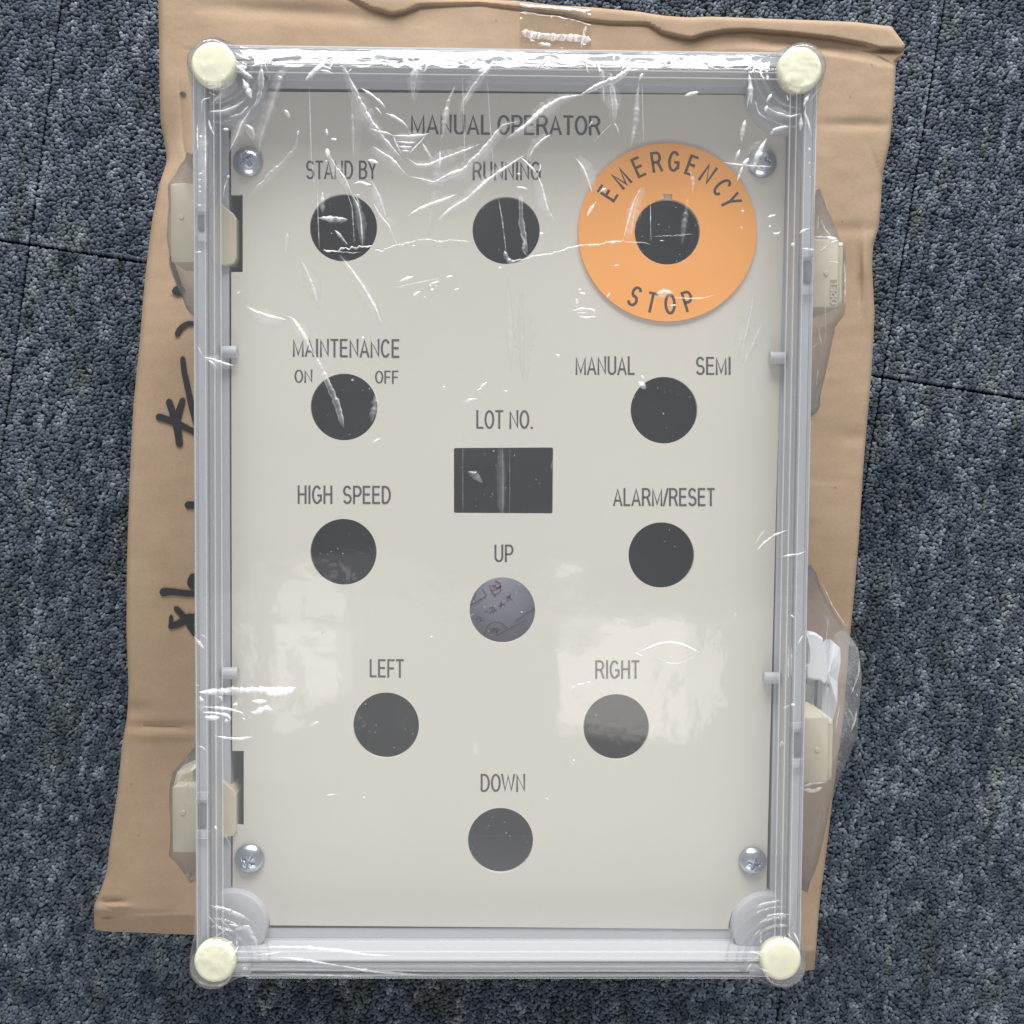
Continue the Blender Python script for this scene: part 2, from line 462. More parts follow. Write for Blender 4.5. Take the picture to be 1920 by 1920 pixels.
def carton_z(px, py):
    """height of the box lid under photo-plane point (px,py)"""
    mm = 4.28
    dl = (px - np.interp(py, CL[:, 1], CL[:, 0])) / mm
    dr = (np.interp(py, CR[:, 1], CR[:, 0]) - px) / mm
    dt = (py - np.interp(px, CT[:, 0], CT[:, 1])) / mm
    db = (np.interp(px, CB[:, 0], CB[:, 1]) - py) / mm
    z = np.zeros_like(px)
    z -= 3.0 * np.exp(-np.clip(dl, 0, 99) / .9) + 1.2 * np.exp(-(np.clip(dl, 0, 99) / 8) ** 2)
    z -= 2.0 * np.exp(-np.clip(dr, 0, 99) / .6) + .6 * np.exp(-(np.clip(dr, 0, 99) / 10) ** 2)
    z -= 1.6 * np.exp(-np.clip(dt, 0, 99) / .7)
    z -= 7.5 * np.clip(1 - db / 8.5, 0, 1) ** 1.2 + 2.0 * np.exp(-np.clip(db, 0, 99) / .8)
    # crushed folded edge along the far side: a raised lip with a wavy end
    xs = [290, 560, 640, 660, 690, 735, 760, 790, 900, 975, 1060, 1100, 1150, 1215, 1240, 1265, 1297, 1325, 1360, 1400, 1480, 1560, 1620, 1655, 1690]
    ys = [-30, -20, -12, -4, 12, 25, 20, 8, 5, 14, 24, 36, 41, 42, 58, 65, 71, 62, 56, 54, 60, 69, 80, 90, 92]
    yc = np.interp(px, xs, ys)
    d = (yc - py) / mm
    amp = np.interp(px, [290, 640, 735, 850, 1000, 1200, 1300, 1400, 1640, 1690], [.2, .8, 2.0, 1.0, 1.0, 1.2, 2.3, 1.3, 1.0, 1.6])
    z += amp * smooth(d, -.25, .35)
    z -= amp * .7 * np.exp(-((d + .9) / .9) ** 2)
    # hollow below the lip on the far right
    z -= 2.2 * np.exp(-((px - 1510) / 130) ** 2) * smooth(-d, 0, 1.0) * (1 - smooth(-d, 5.0, 9.0))
    # soft hollows and dents
    z -= 1.3 * np.exp(-((px - 560) / 160) ** 2 - ((py - 8 - .06 * (px - 300)) / 16) ** 2)
    for (ax, ay, sx, sy, h) in ((310, 265, 30, 60, -2.6), (345, 240, 10, 70, -.8), (1660, 345, 22, 55, -1.6), (1622, 500, 9, 60, 1.5), (1612, 520, 5, 55, -1.2),
                                (240, 1330, 40, 14, -1.4), (300, 1362, 90, 6, -1.0), (300, 1378, 90, 8, .8), (1610, 232, 70, 8, -.8), (1600, 430, 90, 12, -.5), (1605, 820, 30, 16, -.6),
                                (222, 1700, 18, 5, 1.5), (200, 1718, 22, 5, -2.0), (205, 1690, 26, 6, -1.6), (255, 1712, 60, 5, -.8), (1560, 1250, 60, 60, -.8), (330, 650, 60, 90, .6), (270, 900, 26, 200, -.7), (1655, 95, 26, 4, -1.8), (230, 1560, 40, 60, -.8)):
        z += h * np.exp(-((px - ax) / sx) ** 2 - ((py - ay) / sy) ** 2)
    z += .16 * vnoise(px, py, 70, 3) + .07 * vnoise(px, py, 26, 4) + .035 * vnoise(px, py, 9, 8)
    for kx, ky, ka, kl in ((340, 215, 1.52, 60), (350, 300, 1.35, 40), (1622, 560, 1.62, 70), (1640, 300, 1.2, 35), (300, 1360, .05, 70), (420, 100, .1, 60), (250, 1480, 1.5, 60), (1600, 235, .03, 70), (228, 1712, .35, 45), (1655, 112, .5, 30), (1580, 900, .05, 60)):
        along = (px - kx) * math.cos(ka) + (py - ky) * math.sin(ka); ac = -(px - kx) * math.sin(ka) + (py - ky) * math.cos(ka)
        z -= .42 * np.exp(-(ac / 2.6) ** 2) * np.exp(-(along / kl) ** 4) * np.sign(1) 
    return .149 + z * .001


def carton_profile_rows(px0, px1, n): return np.linspace(px0, px1, n)


tiles = []
pitch_a, pitch_b = .0019, .00185
for ci in (-1, 0, 1):
    for ri in (-1, 0):
        a0, b0 = ci * TS, ri * TS
        ga, gb = .0007, .0009
        cor = [IL + T1 * (a0 + ga) + T2 * (b0 + gb), IL + T1 * (a0 + TS - ga) + T2 * (b0 + gb), IL + T1 * (a0 + TS - ga) + T2 * (b0 + TS - gb), IL + T1 * (a0 + ga) + T2 * (b0 + TS - gb)]
        V = [(c[0], c[1], -.007) for c in cor] + [(c[0], c[1], -.0028) for c in cor]
        t = obj('carpet_tile', V, [(0, 3, 2, 1), (4, 5, 6, 7), (0, 1, 5, 4), (1, 2, 6, 5), (2, 3, 7, 6), (3, 0, 4, 7)], M['backing'], floor)
        tiles.append((t, a0, b0))
# loops of yarn on every tile, over the part of the floor near the box
D2 = np.stack([[1, 0], [.5, .866], [-.5, .866], [-1, 0], [-.5, -.866], [.5, -.866]])
for t, a0, b0 in tiles:
    na, nb = int(TS / pitch_a), int(TS / pitch_b)
    A, B = np.meshgrid((np.arange(na) + .5) / na * TS, (np.arange(nb) + .5) / nb * TS, indexing='ij')
    A = A + ((np.arange(nb) % 2) * .5 * pitch_a)[None, :]
    A = A.ravel() + rng.normal(0, .00055, A.size); B = B.ravel() + rng.normal(0, .00055, B.size)
    A = np.clip(A, .0015, TS - .0015); B = np.clip(B, .0018, TS - .0018)
    X = IL[0] + T1[0] * (A + a0) + T2[0] * (B + b0); Y = IL[1] + T1[1] * (A + a0) + T2[1] * (B + b0)
    keep = (np.abs(X - .003) < .33) & (np.abs(Y + .01) < .33)
    # not under the box
    u = (X * math.cos(.075) - (Y) * math.sin(.075)); v = (X * math.sin(.075) + Y * math.cos(.075))
    keep &= ~((np.abs(u + .018) < .135) & (np.abs(v + .01) < .175))
    X, Y, A, B = X[keep], Y[keep], A[keep], B[keep]; n = len(X)
    if n == 0: continue
    Ag, Bg = A + a0 * 3.3, B + b0 * 2.7
    tone = .46 + .26 * vnoise(Ag, Bg * .45, .0042, 11) + .26 * vnoise(Ag, Bg, .0034, 12) + .12 * vnoise(Ag, Bg * .4, .012, 13) + .06 * vnoise(Ag, Bg, .04, 15) + rng.normal(0, .125, n)
    tone = np.clip(tone, 0, 1)
    brown = smooth(vnoise(Ag, Bg * .4, .011, 14), .15, .8) * .65
    dark = np.array([.026, .038, .056]); mid = np.array([.080, .102, .134]); light = np.array([.24, .275, .325])
    k = tone[:, None]
    col = np.where(k < .5, dark + (mid - dark) * (k * 2) ** 1.2, mid + (light - mid) * np.clip(k * 2 - 1, 0, 1) ** 1.5)
    col = col * (1 - brown[:, None] * np.array([0, .03, .18]) * 1.3)
    ang = rng.normal(.7, .8, n); sa = .00150 * rng.uniform(.75, 1.4, n); sb = .00098 * rng.uniform(.8, 1.3, n)
    hh = .0019 + rng.normal(0, .00016, n)
    ca, sn = np.cos(ang), np.sin(ang)
    ring = D2
    VV = np.zeros((n, 13, 3)); CO = np.zeros((n, 13, 4)); CO[..., 3] = 1
    for q in range(6):
        for lev, (sc, zz) in enumerate(((1.05, -.0028), (.95, 0.66))):
            lx, ly = ring[q, 0] * sa * sc, ring[q, 1] * sb * sc
            VV[:, lev * 6 + q, 0] = X + lx * ca - ly * sn; VV[:, lev * 6 + q, 1] = Y + lx * sn + ly * ca
            VV[:, lev * 6 + q, 2] = -.0028 if lev == 0 else -.0028 + hh * zz
    VV[:, 12, 0] = X; VV[:, 12, 1] = Y; VV[:, 12, 2] = -.0028 + hh
    CO[:, :, :3] = col[:, None, :]
    CO[:, :6, :3] *= 1.0
    base = (np.arange(n) * 13)[:, None]
    tri = []
    for q in range(6):
        r = (q + 1) % 6
        tri += [(q, r, 6 + r), (q, 6 + r, 6 + q), (6 + q, 6 + r, 12)]
    F = (base[:, None, :] + np.array(tri)[None]).reshape(-1, 3)
    o = obj('yarn_pile', VV.reshape(-1, 3), F, M['yarn'], t, True, kind='stuff')
    ca_ = o.data.color_attributes.new('yarn', 'FLOAT_COLOR', 'POINT'); ca_.data.foreach_set('color', CO.astype(np.float32).ravel())

# ------------------------------------------------------------------ cardboard box
box = empty('cardboard_box', (0, 0, 0), 'large battered brown cardboard box lying flat on the carpet under the enclosure', 'box')


def resample(C, n, w=None):
    s = np.concatenate([[0], np.cumsum(np.hypot(*np.diff(C, axis=0).T))]); s /= s[-1]
    t = np.linspace(0, 1, n) if w is None else w
    # light smoothing so that the outline bends instead of kinking
    x, y = np.interp(t, s, C[:, 0]), np.interp(t, s, C[:, 1])
    for _ in range(3 if n > 60 else 0):
        x[1:-1] = .5 * x[1:-1] + .25 * (x[:-2] + x[2:]); y[1:-1] = .5 * y[1:-1] + .25 * (y[:-2] + y[2:])
    return x, y


def coons(L, R, T, B, nu, vpar, upar=None):
    """L,R run top->bottom; T,B run left->right; v=0 top"""
    up = np.linspace(0, 1, nu) if upar is None else upar
    lx, ly = resample(L, len(vpar), vpar); rx, ry = resample(R, len(vpar), vpar)
    tx, ty = resample(T, nu, up); bx, by = resample(B, nu, up)
    U, V_ = np.meshgrid(up, vpar, indexing='ij')
    out = []
    for l, r, t, b in ((lx, rx, tx, bx), (ly, ry, ty, by)):
        c = (1 - V_) * t[:, None] + V_ * b[:, None] + (1 - U) * l[None, :] + U * r[None, :]
        c -= (1 - U) * (1 - V_) * l[0] + U * (1 - V_) * r[0] + (1 - U) * V_ * l[-1] + U * V_ * r[-1]
        out.append(c)
    return out


vp = np.concatenate([np.linspace(0, .075, 90), np.linspace(.075, .95, 230)[1:], np.linspace(.95, 1, 40)[1:]])
upx = np.concatenate([np.linspace(0, .06, 40), np.linspace(.06, .92, 170)[1:], np.linspace(.92, 1, 50)[1:]])
gx, gy = coons(CL, CR, CT, CB, len(upx), vp, upx)
gz = carton_z(gx, gy)
TOPV = P(gx, gy, gz)
nu, nv = gx.shape
V = TOPV.reshape(-1, 3)
F = grid_faces(nu, nv)[:, ::-1]
loop = np.concatenate([np.arange(nu) * nv, (nu - 1) * nv + np.arange(1, nv), (np.arange(nu - 2, -1, -1)) * nv + nv - 1, np.arange(nv - 2, 0, -1)])
cxy = V[:, :2].mean(0); rings = [loop]; Vl = [V]; off = len(V); Fs = [F]
bd = V[loop]
s_ = np.arange(len(loop))
for k, zf in enumerate((.88, .6, .3, .003)):
    q = bd.copy(); dirv = q[:, :2] - cxy; dirv /= np.linalg.norm(dirv, axis=1)[:, None]
    q[:, :2] += dirv * (.0008 * vnoise(s_, s_ * 0 + k * 40, 25, 6) - .0006 - .004 * (k == 3) * 0)[:, None]
    q[:, 2] = q[:, 2] * zf
    Vl.append(q); ids = off + np.arange(len(loop)); off += len(loop)
    pr = rings[-1]
    Fs.append(np.stack([pr, ids, np.roll(ids, -1), np.roll(pr, -1)], -1)); rings.append(ids)
obj('carton_shell', np.concatenate(Vl), np.concatenate(Fs), M['carton'], box, True, sharp=50)


def on_carton(px, py, lift):
    return P(px, py, carton_z(np.asarray(px, float), np.asarray(py, float)) + lift)


def ribbon_px(pts, w, taper=(1, 1), n=None):
    """left/right edge points of a stroke with rounded ends, pixels"""
    pts = np.array(pts, float)
    s = np.concatenate([[0], np.cumsum(np.hypot(*np.diff(pts, axis=0).T))]); Ltot = s[-1]
    n = n or max(6, int(Ltot / 3))
    t = np.linspace(0, Ltot, n)
    x, y = np.interp(t, s, pts[:, 0]), np.interp(t, s, pts[:, 1])
    for _ in range(3):
        if n > 4:
            x[1:-1] = .5 * x[1:-1] + .25 * (x[:-2] + x[2:]); y[1:-1] = .5 * y[1:-1] + .25 * (y[:-2] + y[2:])
    tx, ty = np.gradient(x), np.gradient(y); m = np.hypot(tx, ty) + 1e-9; tx /= m; ty /= m
    return x, y, -ty, tx, t, Ltot


def pen(pts, w, w2=None):
    x, y, nx, ny, t, L = ribbon_px(pts, w)
    ww = np.interp(t, [0, L], [w, w2 or w]) * .5 * (1 + .07 * vnoise(t, t * 0 + pts[0][0], 9, 2))
    r = w * .5
    e = np.clip(np.minimum(t, L - t) / r, 0, 1); ww = ww * np.sqrt(np.clip(1 - (1 - e) ** 2, .06, 1))
    xs = np.stack([x + nx * ww, x, x - nx * ww], 1); ys = np.stack([y + ny * ww, y, y - ny * ww], 1)
    V = on_carton(xs, ys, .0005)
    obj('pen_stroke', V.reshape(-1, 3), grid_faces(len(x), 3), M['marker'], box)


def blob(cx, cy, rx, ry):
    a = np.linspace(0, 2 * math.pi, 29)[:-1]
    x = cx + rx * np.cos(a) * (1 + .06 * np.sin(3 * a)); y = cy + ry * np.sin(a)
    V = np.concatenate([on_carton(x, y, .0006), on_carton(np.array([cx]), np.array([cy]), .0007)])
    obj('pen_stroke', V, [(i, (i + 1) % 28, 28) for i in range(28)], M['marker'], box)


pen([(320, 480), (324, 495), (331, 515), (338, 540)], 6, 9); blob(335, 545, 12.5, 9.5)
pen([(331, 631), (334, 622), (342, 612), (352, 606), (362, 606), (372, 610)], 12, 8)
pen([(342, 668), (345, 695), (352, 728), (360, 765), (370, 800)], 10, 12)
pen([(292, 780), (315, 787), (345, 800), (376, 816)], 13, 11)
pen([(315, 748), (321, 765), (328, 788), (334, 812), (337, 838)], 12, 14)
pen([(344, 746), (338, 764), (331, 788)], 11, 15)
pen([(346, 947), (380, 947)], 14)
pen([(299, 1111), (320, 1109), (345, 1112), (385, 1116)], 15, 9); blob(364, 1090, 13, 15)
pen([(327, 1138), (343, 1154), (355, 1172), (368, 1192)], 11, 12)
pen([(321, 1153), (320, 1176)], 8); pen([(315, 1176), (335, 1170), (352, 1158), (376, 1162)], 10, 20)
# small puncture and tape
a = np.linspace(0, 2 * math.pi, 13)[:-1]
V = np.concatenate([on_carton(343 + 6 * np.cos(a) * (1 + .2 * np.sin(2 * a)), 176 + 4.5 * np.sin(a), .0004), on_carton(np.array([343.]), np.array([176.]), .0004)])
obj('puncture', V, [(i, (i + 1) % 12, 12) for i in range(12)], M['dark'], box)
tx_, ty_ = np.meshgrid(np.linspace(975, 1108, 60), np.linspace(0, 1, 60), indexing='ij')
top_ = np.interp(tx_, CT[:, 0], CT[:, 1]) + 1
ty2 = top_ + ty_ * (112 - top_)
V = on_carton(tx_, ty2, .00035 + .0003 * vnoise(tx_, ty2, 7, 9))
obj('packing_tape', V.reshape(-1, 3), grid_faces(60, 60)[:, ::-1], M['tape'], box, True)
for nm, pts, w in (('tape_glare_wrinkle', [(977, 60), (1000, 66), (1040, 70), (1080, 71), (1108, 76)], 13), ('tape_glare_wrinkle', [(1099, 48), (1094, 68), (1090, 90)], 5), ('tape_glare_wrinkle', [(977, 11), (1000, 12), (1060, 15), (1090, 20), (1100, 26)], 4), ('tape_glare_wrinkle', [(1008, 82), (1034, 85)], 6)):  # glare on the tape put into whitish wrinkles
    x, y, nx, ny, t, L = ribbon_px(pts, w)
    ww = w * .5 * (1 + .35 * vnoise(t, t * 0, 4, 1)); e = np.clip(np.minimum(t, L - t) / 6, .1, 1); ww = ww * e
    xs = np.stack([x + nx * ww, x, x - nx * ww], 1); ys = np.stack([y + ny * ww, y, y - ny * ww], 1)
    V = on_carton(xs, ys, .0008); V[:, 1, 2] += .0004
    o = obj(nm, V.reshape(-1, 3), grid_faces(len(x), 3), M['glint_crease'], box, True)
    at = o.data.attributes.new('haze', 'FLOAT', 'POINT'); at.data.foreach_set('value', np.clip(.26 + .14 * rng.normal(size=len(o.data.vertices)), .02, .7).astype(np.float32))

# ------------------------------------------------------------------ control enclosure
base = wpt(0, 0, .150)
enc = empty('control_enclosure', tuple(base), 'grey control box with clear lid and cream panel, wrapped in film on the cardboard box', 'control box')
u0, _ = loc(365, 960, ZL); u1, _ = loc(1517, 960, ZL)
_, v1 = loc(950, 91, ZL); _, v0 = loc(935, 1831, ZL)
LB = (u0, v0, u1, v1)
mm = .001
# body: outer wall, rim, inner wall, ledge, deep inside
g = -0.85 * mm
zled = .2547; zpan = .2552
pl, pr_ = loc(431, 960, zled)[0], loc(1456.5, 960, zled)[0]
pt_, pb = loc(950, 171, zled)[1], loc(935, 1740.5, zled)[1]
inner = (pl, pb, pr_, pt_)
BB = (u0 + g, v0 + g, u1 - g, v1 - g)
body_prof = [(5 * mm, .1505), (2.5 * mm, .1515), (1.2 * mm, .170), (0.3 * mm, .258), (0, .2695), (.3 * mm, .2702), (4.5 * mm, .2702), (4.8 * mm, .2698), (5.2 * mm, .2620), (5.5 * mm, .2570), (5.8 * mm, zled + .0006), (6.1 * mm, zled)]
V, F = [], []
m = None
for ins, z in body_prof:
    q = rr(BB[0] + ins, BB[1] + ins, BB[2] - ins, BB[3] - ins, max(7 * mm - ins, 1.2 * mm), 8); m = len(q); V.append(wpt(q[:, 0], q[:, 1], z))
for ins, z, r in ((0, zled, 2 * mm), (.1 * mm, zled - .003, 2 * mm), (1 * mm, .160, 2 * mm)):
    q = rr(inner[0] + ins, inner[1] + ins, inner[2] - ins, inner[3] - ins, r, 8); V.append(wpt(q[:, 0], q[:, 1], z))
K = len(V); V = np.concatenate(V)
for k in range(K - 1):
    for i in range(m):
        a_, b_ = k * m + i, k * m + (i + 1) % m
        F.append((a_, b_, b_ + m, a_ + m))
F.append(tuple(range((K - 1) * m, K * m))); F.append(tuple(reversed(range(m))))
obj('body', V, F, M['grey'], enc, True, sharp=30)

# corner bosses (grey) and clear moulded rings around the caps
bosses = [((433, 168), 66, (400, 120)), ((1474, 176), 72, (1500, 130)), ((1438, 1742), 66, (1465, 1802)), ((435, 1737), 66, (402, 1805))]
for (bx, by), r, cap in bosses:
    c = P(bx, by, .259); rm = r / FPX * (HC - .259)
    bo = lathe('corner_boss', c, [(rm, .200), (rm, .2580), (rm - .0003, .2587), (rm - .001, .259), (rm * .6, .2594), (.0008, .2596)], M['grey'], enc, 56, sharp=30)
    for v_ in bo.data.vertices:
        w_ = np.array(v_.co) + base; d_ = w_ - CC; uu, vv = d_ @ EX, d_ @ EY
        uu = min(max(uu, BB[0] + 2 * mm), BB[2] - 2 * mm); vv = min(max(vv, BB[1] + 2 * mm), BB[3] - 2 * mm)
        n_ = wpt(uu, vv, w_[2]) - base; v_.co = n_
for idx, ((bx, by), r, cap) in enumerate(bosses):
    c = P(cap[0], cap[1], .270)
    sx = 1 if cap[0] < 960 else -1; sy = -1 if cap[1] < 960 else 1
    a0 = {(1, -1): -95, (-1, -1): 175, (-1, 1): 85, (1, 1): -5}[(sx, sy)]
    lathe('corner_post', P(cap[0], cap[1], .268), [(.0076, .2560), (.0076, .2712), (.0073, .2718), (.0066, .2718)], M['lidrib'], enc, 48, sharp=30)
    for rad, rt, zz in ((.0128, .0007, .2712), (.0150, .0006, .2700), (.0182, .0005, .2690)):
        n1, n2 = 30, 8; A = np.radians(np.linspace(a0, a0 + 100, n1)); Bn = np.arange(n2) / n2 * 2 * math.pi
        Vv = []
        for al in A:
            for be in Bn:
                rr_ = rad + rt * math.cos(be); Vv.append((c[0] + rr_ * math.cos(al), c[1] + rr_ * math.sin(al), zz + rt * 1.3 * math.sin(be)))
        Ff = [(i * n2 + j, i * n2 + (j + 1) % n2, (i + 1) * n2 + (j + 1) % n2, (i + 1) * n2 + j) for i in range(n1 - 1) for j in range(n2)]
        obj('corner_rib', Vv, Ff, M['lidrib'], enc, True)

# panel
def arc_px(cx, cy, r, a0, a1, n=14):
    a = np.radians(np.linspace(a0, a1, n)); return [(cx + r * math.cos(t), cy - r * math.sin(t)) for t in a]


outer = [(433.5, 365), (433, 240)] + arc_px(433, 168, 71, -90, -3) + [(504, 172), (1394, 178)] + arc_px(1474, 176, 78, 183, 270) + \
    [(1474, 254), (1468, 500), (1455, 960), (1437, 1668)] + arc_px(1438, 1742, 72, 90, 176) + [(1366, 1742), (505, 1735)] + arc_px(435, 1737, 71, 2, 89) + \
    [(436, 1666), (436.5, 1548), (457, 1548), (457, 1408), (435.5, 1408), (434, 960), (433.5, 510), (455, 510), (455, 365)]
holes = [(644, 427, 63), (949, 432, 63), (1251, 435, 61), (645, 763, 62.5), (1245, 769, 62.5), (644, 1035, 62), (1240, 1041, 61.5), (942, 1144, 61.5), (724, 1360, 61.5), (1155.5, 1363, 61.5), (938.5, 1576, 61)]
loops = [P([p[0] for p in outer], [p[1] for p in outer], zpan)]
for cx_, cy_, r in holes:
    h = arc_px(cx_, cy_, r, 0, 360, 65)[:-1]
    loops.append(P([p[0] for p in h], [p[1] for p in h], zpan))
rc = arc_px(1034, 842, 3, 90, 0, 4) + arc_px(1033, 960, 3, 0, -90, 4) + arc_px(854, 959, 3, -90, -180, 4) + arc_px(854, 843, 3, 180, 90, 4)
loops.append(P([p[0] for p in rc], [p[1] for p in rc], zpan))
plate('front_panel', loops, zpan - .0016, zpan, M['cream'], enc)
panel = bpy.data.objects['front_panel']

TEXTS = [('MANUAL OPERATOR', 770, 1127, 214, 252, 217, 254), ('STAND BY', 574, 707, 301, 336, 301, 336), ('RUNNING', 886, 1014, 303, 338, 303, 338),
         ('MAINTENANCE', 549, 749, 635, 669, 636, 671), ('ON', 552, 586, 693, 718, 693, 718), ('OFF', 703, 747, 695, 719, 695, 720),
         ('MANUAL', 1079, 1190, 668, 703, 668, 703), ('SEMI', 1305, 1370, 669, 703, 669, 703), ('LOT NO.', 893, 999, 769, 804, 769, 804),
         ('HIGH  SPEED', 558, 733, 910, 945, 911, 945), ('ALARM/RESET', 1149, 1340, 915, 949, 915, 949), ('UP', 927, 963, 1021, 1054, 1021, 1054),
         ('LEFT', 693, 757, 1236, 1270, 1236, 1271), ('RIGHT', 1116, 1199, 1238, 1273, 1238, 1273), ('DOWN', 901, 985, 1451, 1485, 1451, 1485)]
for body, x0, x1, ya, yb, yc, yd in TEXTS:
    Vt, Ft = text_verts(body)
    a_, b_ = Vt[:, 0].min(), Vt[:, 0].max(); c_, d_ = Vt[:, 1].min(), Vt[:, 1].max()
    fu = (Vt[:, 0] - a_) / (b_ - a_); fv = Vt[:, 1]
    top = ya + (yc - ya) * fu; bot = yb + (yd - yb) * fu
    obj('lettering', P(x0 + (x1 - x0) * fu, bot + (top - bot) * fv, zpan + .00004 + .000004 * Vt[:, 2]), Ft, M['print'], panel)

# emergency stop disc
hz = zpan + .0009
ring_o = arc_px(1251.5, 435.5, 167, 0, 360, 121)[:-1]
inner_ring = [(1246 - 2, 379), (1246 - 2, 364), (1260, 364), (1260, 379)]
ai = arc_px(1251, 435, 61.5, 81.5, -264.5, 70)
ri_ = ai + [(1243.5, 364), (1260.5, 364)]
disc = plate('emergency_disc', [P([p[0] for p in ring_o], [p[1] for p in ring_o], hz), P([p[0] for p in ri_], [p[1] for p in ri_], hz)], zpan + .0001, hz, M['orange'], enc,
             label='orange disc reading EMERGENCY STOP around the hole')


def arc_glyph(ch, ang, rad, hpx, wscale, up_out=True):
    Vt, Ft = text_verts(ch, .135)
    cx0 = (Vt[:, 0].min() + Vt[:, 0].max()) / 2; k = hpx
    x = (Vt[:, 0] - cx0) * k * wscale; y = Vt[:, 1] * k - hpx / 2
    a = math.radians(ang if up_out else ang + 180)
    upx_, upy_ = math.cos(a), math.sin(a)
    rx, ry = upy_, -upx_
    ca, sa_ = math.cos(math.radians(ang)) * rad, math.sin(math.radians(ang)) * rad
    X = 1251 + ca + x * rx + y * upx_; Y = 435 - (sa_ + x * ry + y * upy_)
    obj('lettering', P(X, Y, hz + .00004 + .000004 * Vt[:, 2]), Ft, M['print2'], disc)


for ch, an in zip('EMERGENCY', (147, 130.5, 114, 98.5, 84.5, 70, 55, 39.5, 26)): arc_glyph(ch, an, 133, 39, .98)
for ch, an in zip('STOP', (243.3, 257.5, 272.3, 287)): arc_glyph(ch, an, 135, 39, .98, False)

# paper slip under the UP hole with faded print
sl = prism_px('paper_slip', [(850, 1085), (1010, 1010), (1075, 1175), (900, 1270)], .2380, .2382, M['slip'], enc, label='lilac-grey paper slip with faded red and black print behind the UP hole')


def slip_stroke(pts, w, mat):
    x, y, nx, ny, t, L = ribbon_px(pts, w, n=10)
    xs = np.stack([x + nx * w / 2, x - nx * w / 2], 1); ys = np.stack([y + ny * w / 2, y - ny * w / 2], 1)
    obj('print_mark', P(xs, ys, .2384).reshape(-1, 3), grid_faces(len(x), 2), mat, sl)


for q in ([(918, 1096), (922, 1110), (930, 1118)], [(928, 1090), (936, 1088), (940, 1100), (932, 1106), (926, 1098)], [(920, 1108), (940, 1101)], [(926, 1116), (940, 1109), (938, 1098)], [(884, 1128), (890, 1120), (893, 1112)], [(922, 1100), (931, 1096)]):
    slip_stroke(q, 2.6, M['red_ink'])
for q in ([(880, 1136), (900, 1125), (912, 1118)], [(905, 1104), (912, 1117)], [(985, 1163), (960, 1176), (930, 1192)], [(1003, 1140), (985, 1151), (965, 1166)], [(908, 1190), (912, 1172), (928, 1163), (944, 1168), (950, 1178)], [(948, 1122), (958, 1117)], [(950, 1128), (957, 1114)], [(951, 1117), (961, 1126)],
          [(936, 1130), (948, 1136)], [(940, 1127), (939, 1141)], [(934, 1138), (947, 1131)], [(917, 1141), (925, 1137), (930, 1147)], [(918, 1149), (932, 1143)], [(922, 1138), (926, 1150)], [(908, 1148), (915, 1145)], [(893, 1160), (903, 1156), (900, 1166)], [(895, 1168), (908, 1160)], [(918, 1182), (936, 1176), (930, 1188)], [(924, 1176), (934, 1186)], [(914, 1186), (940, 1180)]):
    slip_stroke(q, 2.0, M['slate_ink'])

# screws
def screw(px, py, r, rot):
    c = P(px, py, .2570); R = r / FPX * (HC - .257)
    nr, na = 26, 56
    Vv = []
    for i in range(nr):
        rho = i / (nr - 1)
        for j in range(na):
            a = j / na * 2 * math.pi; x, y = rho * math.cos(a), rho * math.sin(a)
            z = .0027 * (1 - rho ** 2.2) ** .75 + zpan + .0004 if rho < 1 else zpan + .0004
            xr, yr = x * math.cos(rot) - y * math.sin(rot), x * math.sin(rot) + y * math.cos(rot)
            arm = max(smooth(np.array(.13 - abs(xr)), 0, .06) * smooth(np.array(.50 - abs(yr)), 0, .12), smooth(np.array(.13 - abs(yr)), 0, .06) * smooth(np.array(.50 - abs(xr)), 0, .12))
            z -= .0014 * float(arm)
            Vv.append((c[0] + x * R, c[1] + y * R, z))
    for j in range(na):
        a = j / na * 2 * math.pi; Vv.append((c[0] + R * math.cos(a), c[1] + R * math.sin(a), zpan - .0002))
    Ff = [(i * na + j, (i + 1) * na + j, (i + 1) * na + (j + 1) % na, i * na + (j + 1) % na) for i in range(nr) for j in range(na)]
    obj('screw', Vv, Ff, M['zinc'], enc, True, sharp=50)


screw(466, 1613, 28.5, .5); screw(1413, 1617, 27, .2); screw(463, 301, 28, .9); screw(1431, 303, 28, .3)
# guide pins reaching in over the panel edges
for x0, x1, y in ((418, 445, 660), (419, 446, 1262), (1443, 1470, 671), (1432, 1460, 1271)):
    uA, vA = loc(x0, y, .2575); uB, _ = loc(x1, y, .2575)
    n2 = 14; r = 11.5 / FPX * (HC - .2575)
    Vv = []
    for uu in (uA, uB):
        for k in range(n2):
            a = k / n2 * 2 * math.pi; Vv.append(wpt(uu, vA + r * math.cos(a), .2575 + r * math.sin(a)))
    Ff = [(k, (k + 1) % n2, n2 + (k + 1) % n2, n2 + k) for k in range(n2)] + [tuple(reversed(range(n2))), tuple(range(n2, 2 * n2))]
    obj('guide_pin', Vv, Ff, M['grey'], enc, True, sharp=40)

# hinges (left) and latches (right)
def hinge(y0, y1, xo, dy_slope, yi0, yi1):
    a = box_uv('hinge', (xo, y0), (372, y1), .2380, .2560, M['beige'], enc, .0003)
    prism_px('hinge_arm', [(392, yi0 + 8), (398, yi0), (408, yi0 + 16), (422, yi0 + 30), (437, yi0 + 42), (443, yi0 + 52), (443, yi1 - 14), (438, yi1 - 4), (420, yi1), (400, yi1 - 4), (392, yi1 - 14)], .2450, .2566, M['beige'], a, .0003)
    lathe('ejector_mark', P(xo + 20, (y0 + y1) / 2 - 12, .2563), [(.0009, .2560), (.0007, .2563), (.0001, .2563)], M['beige'], a, 16)
    return a


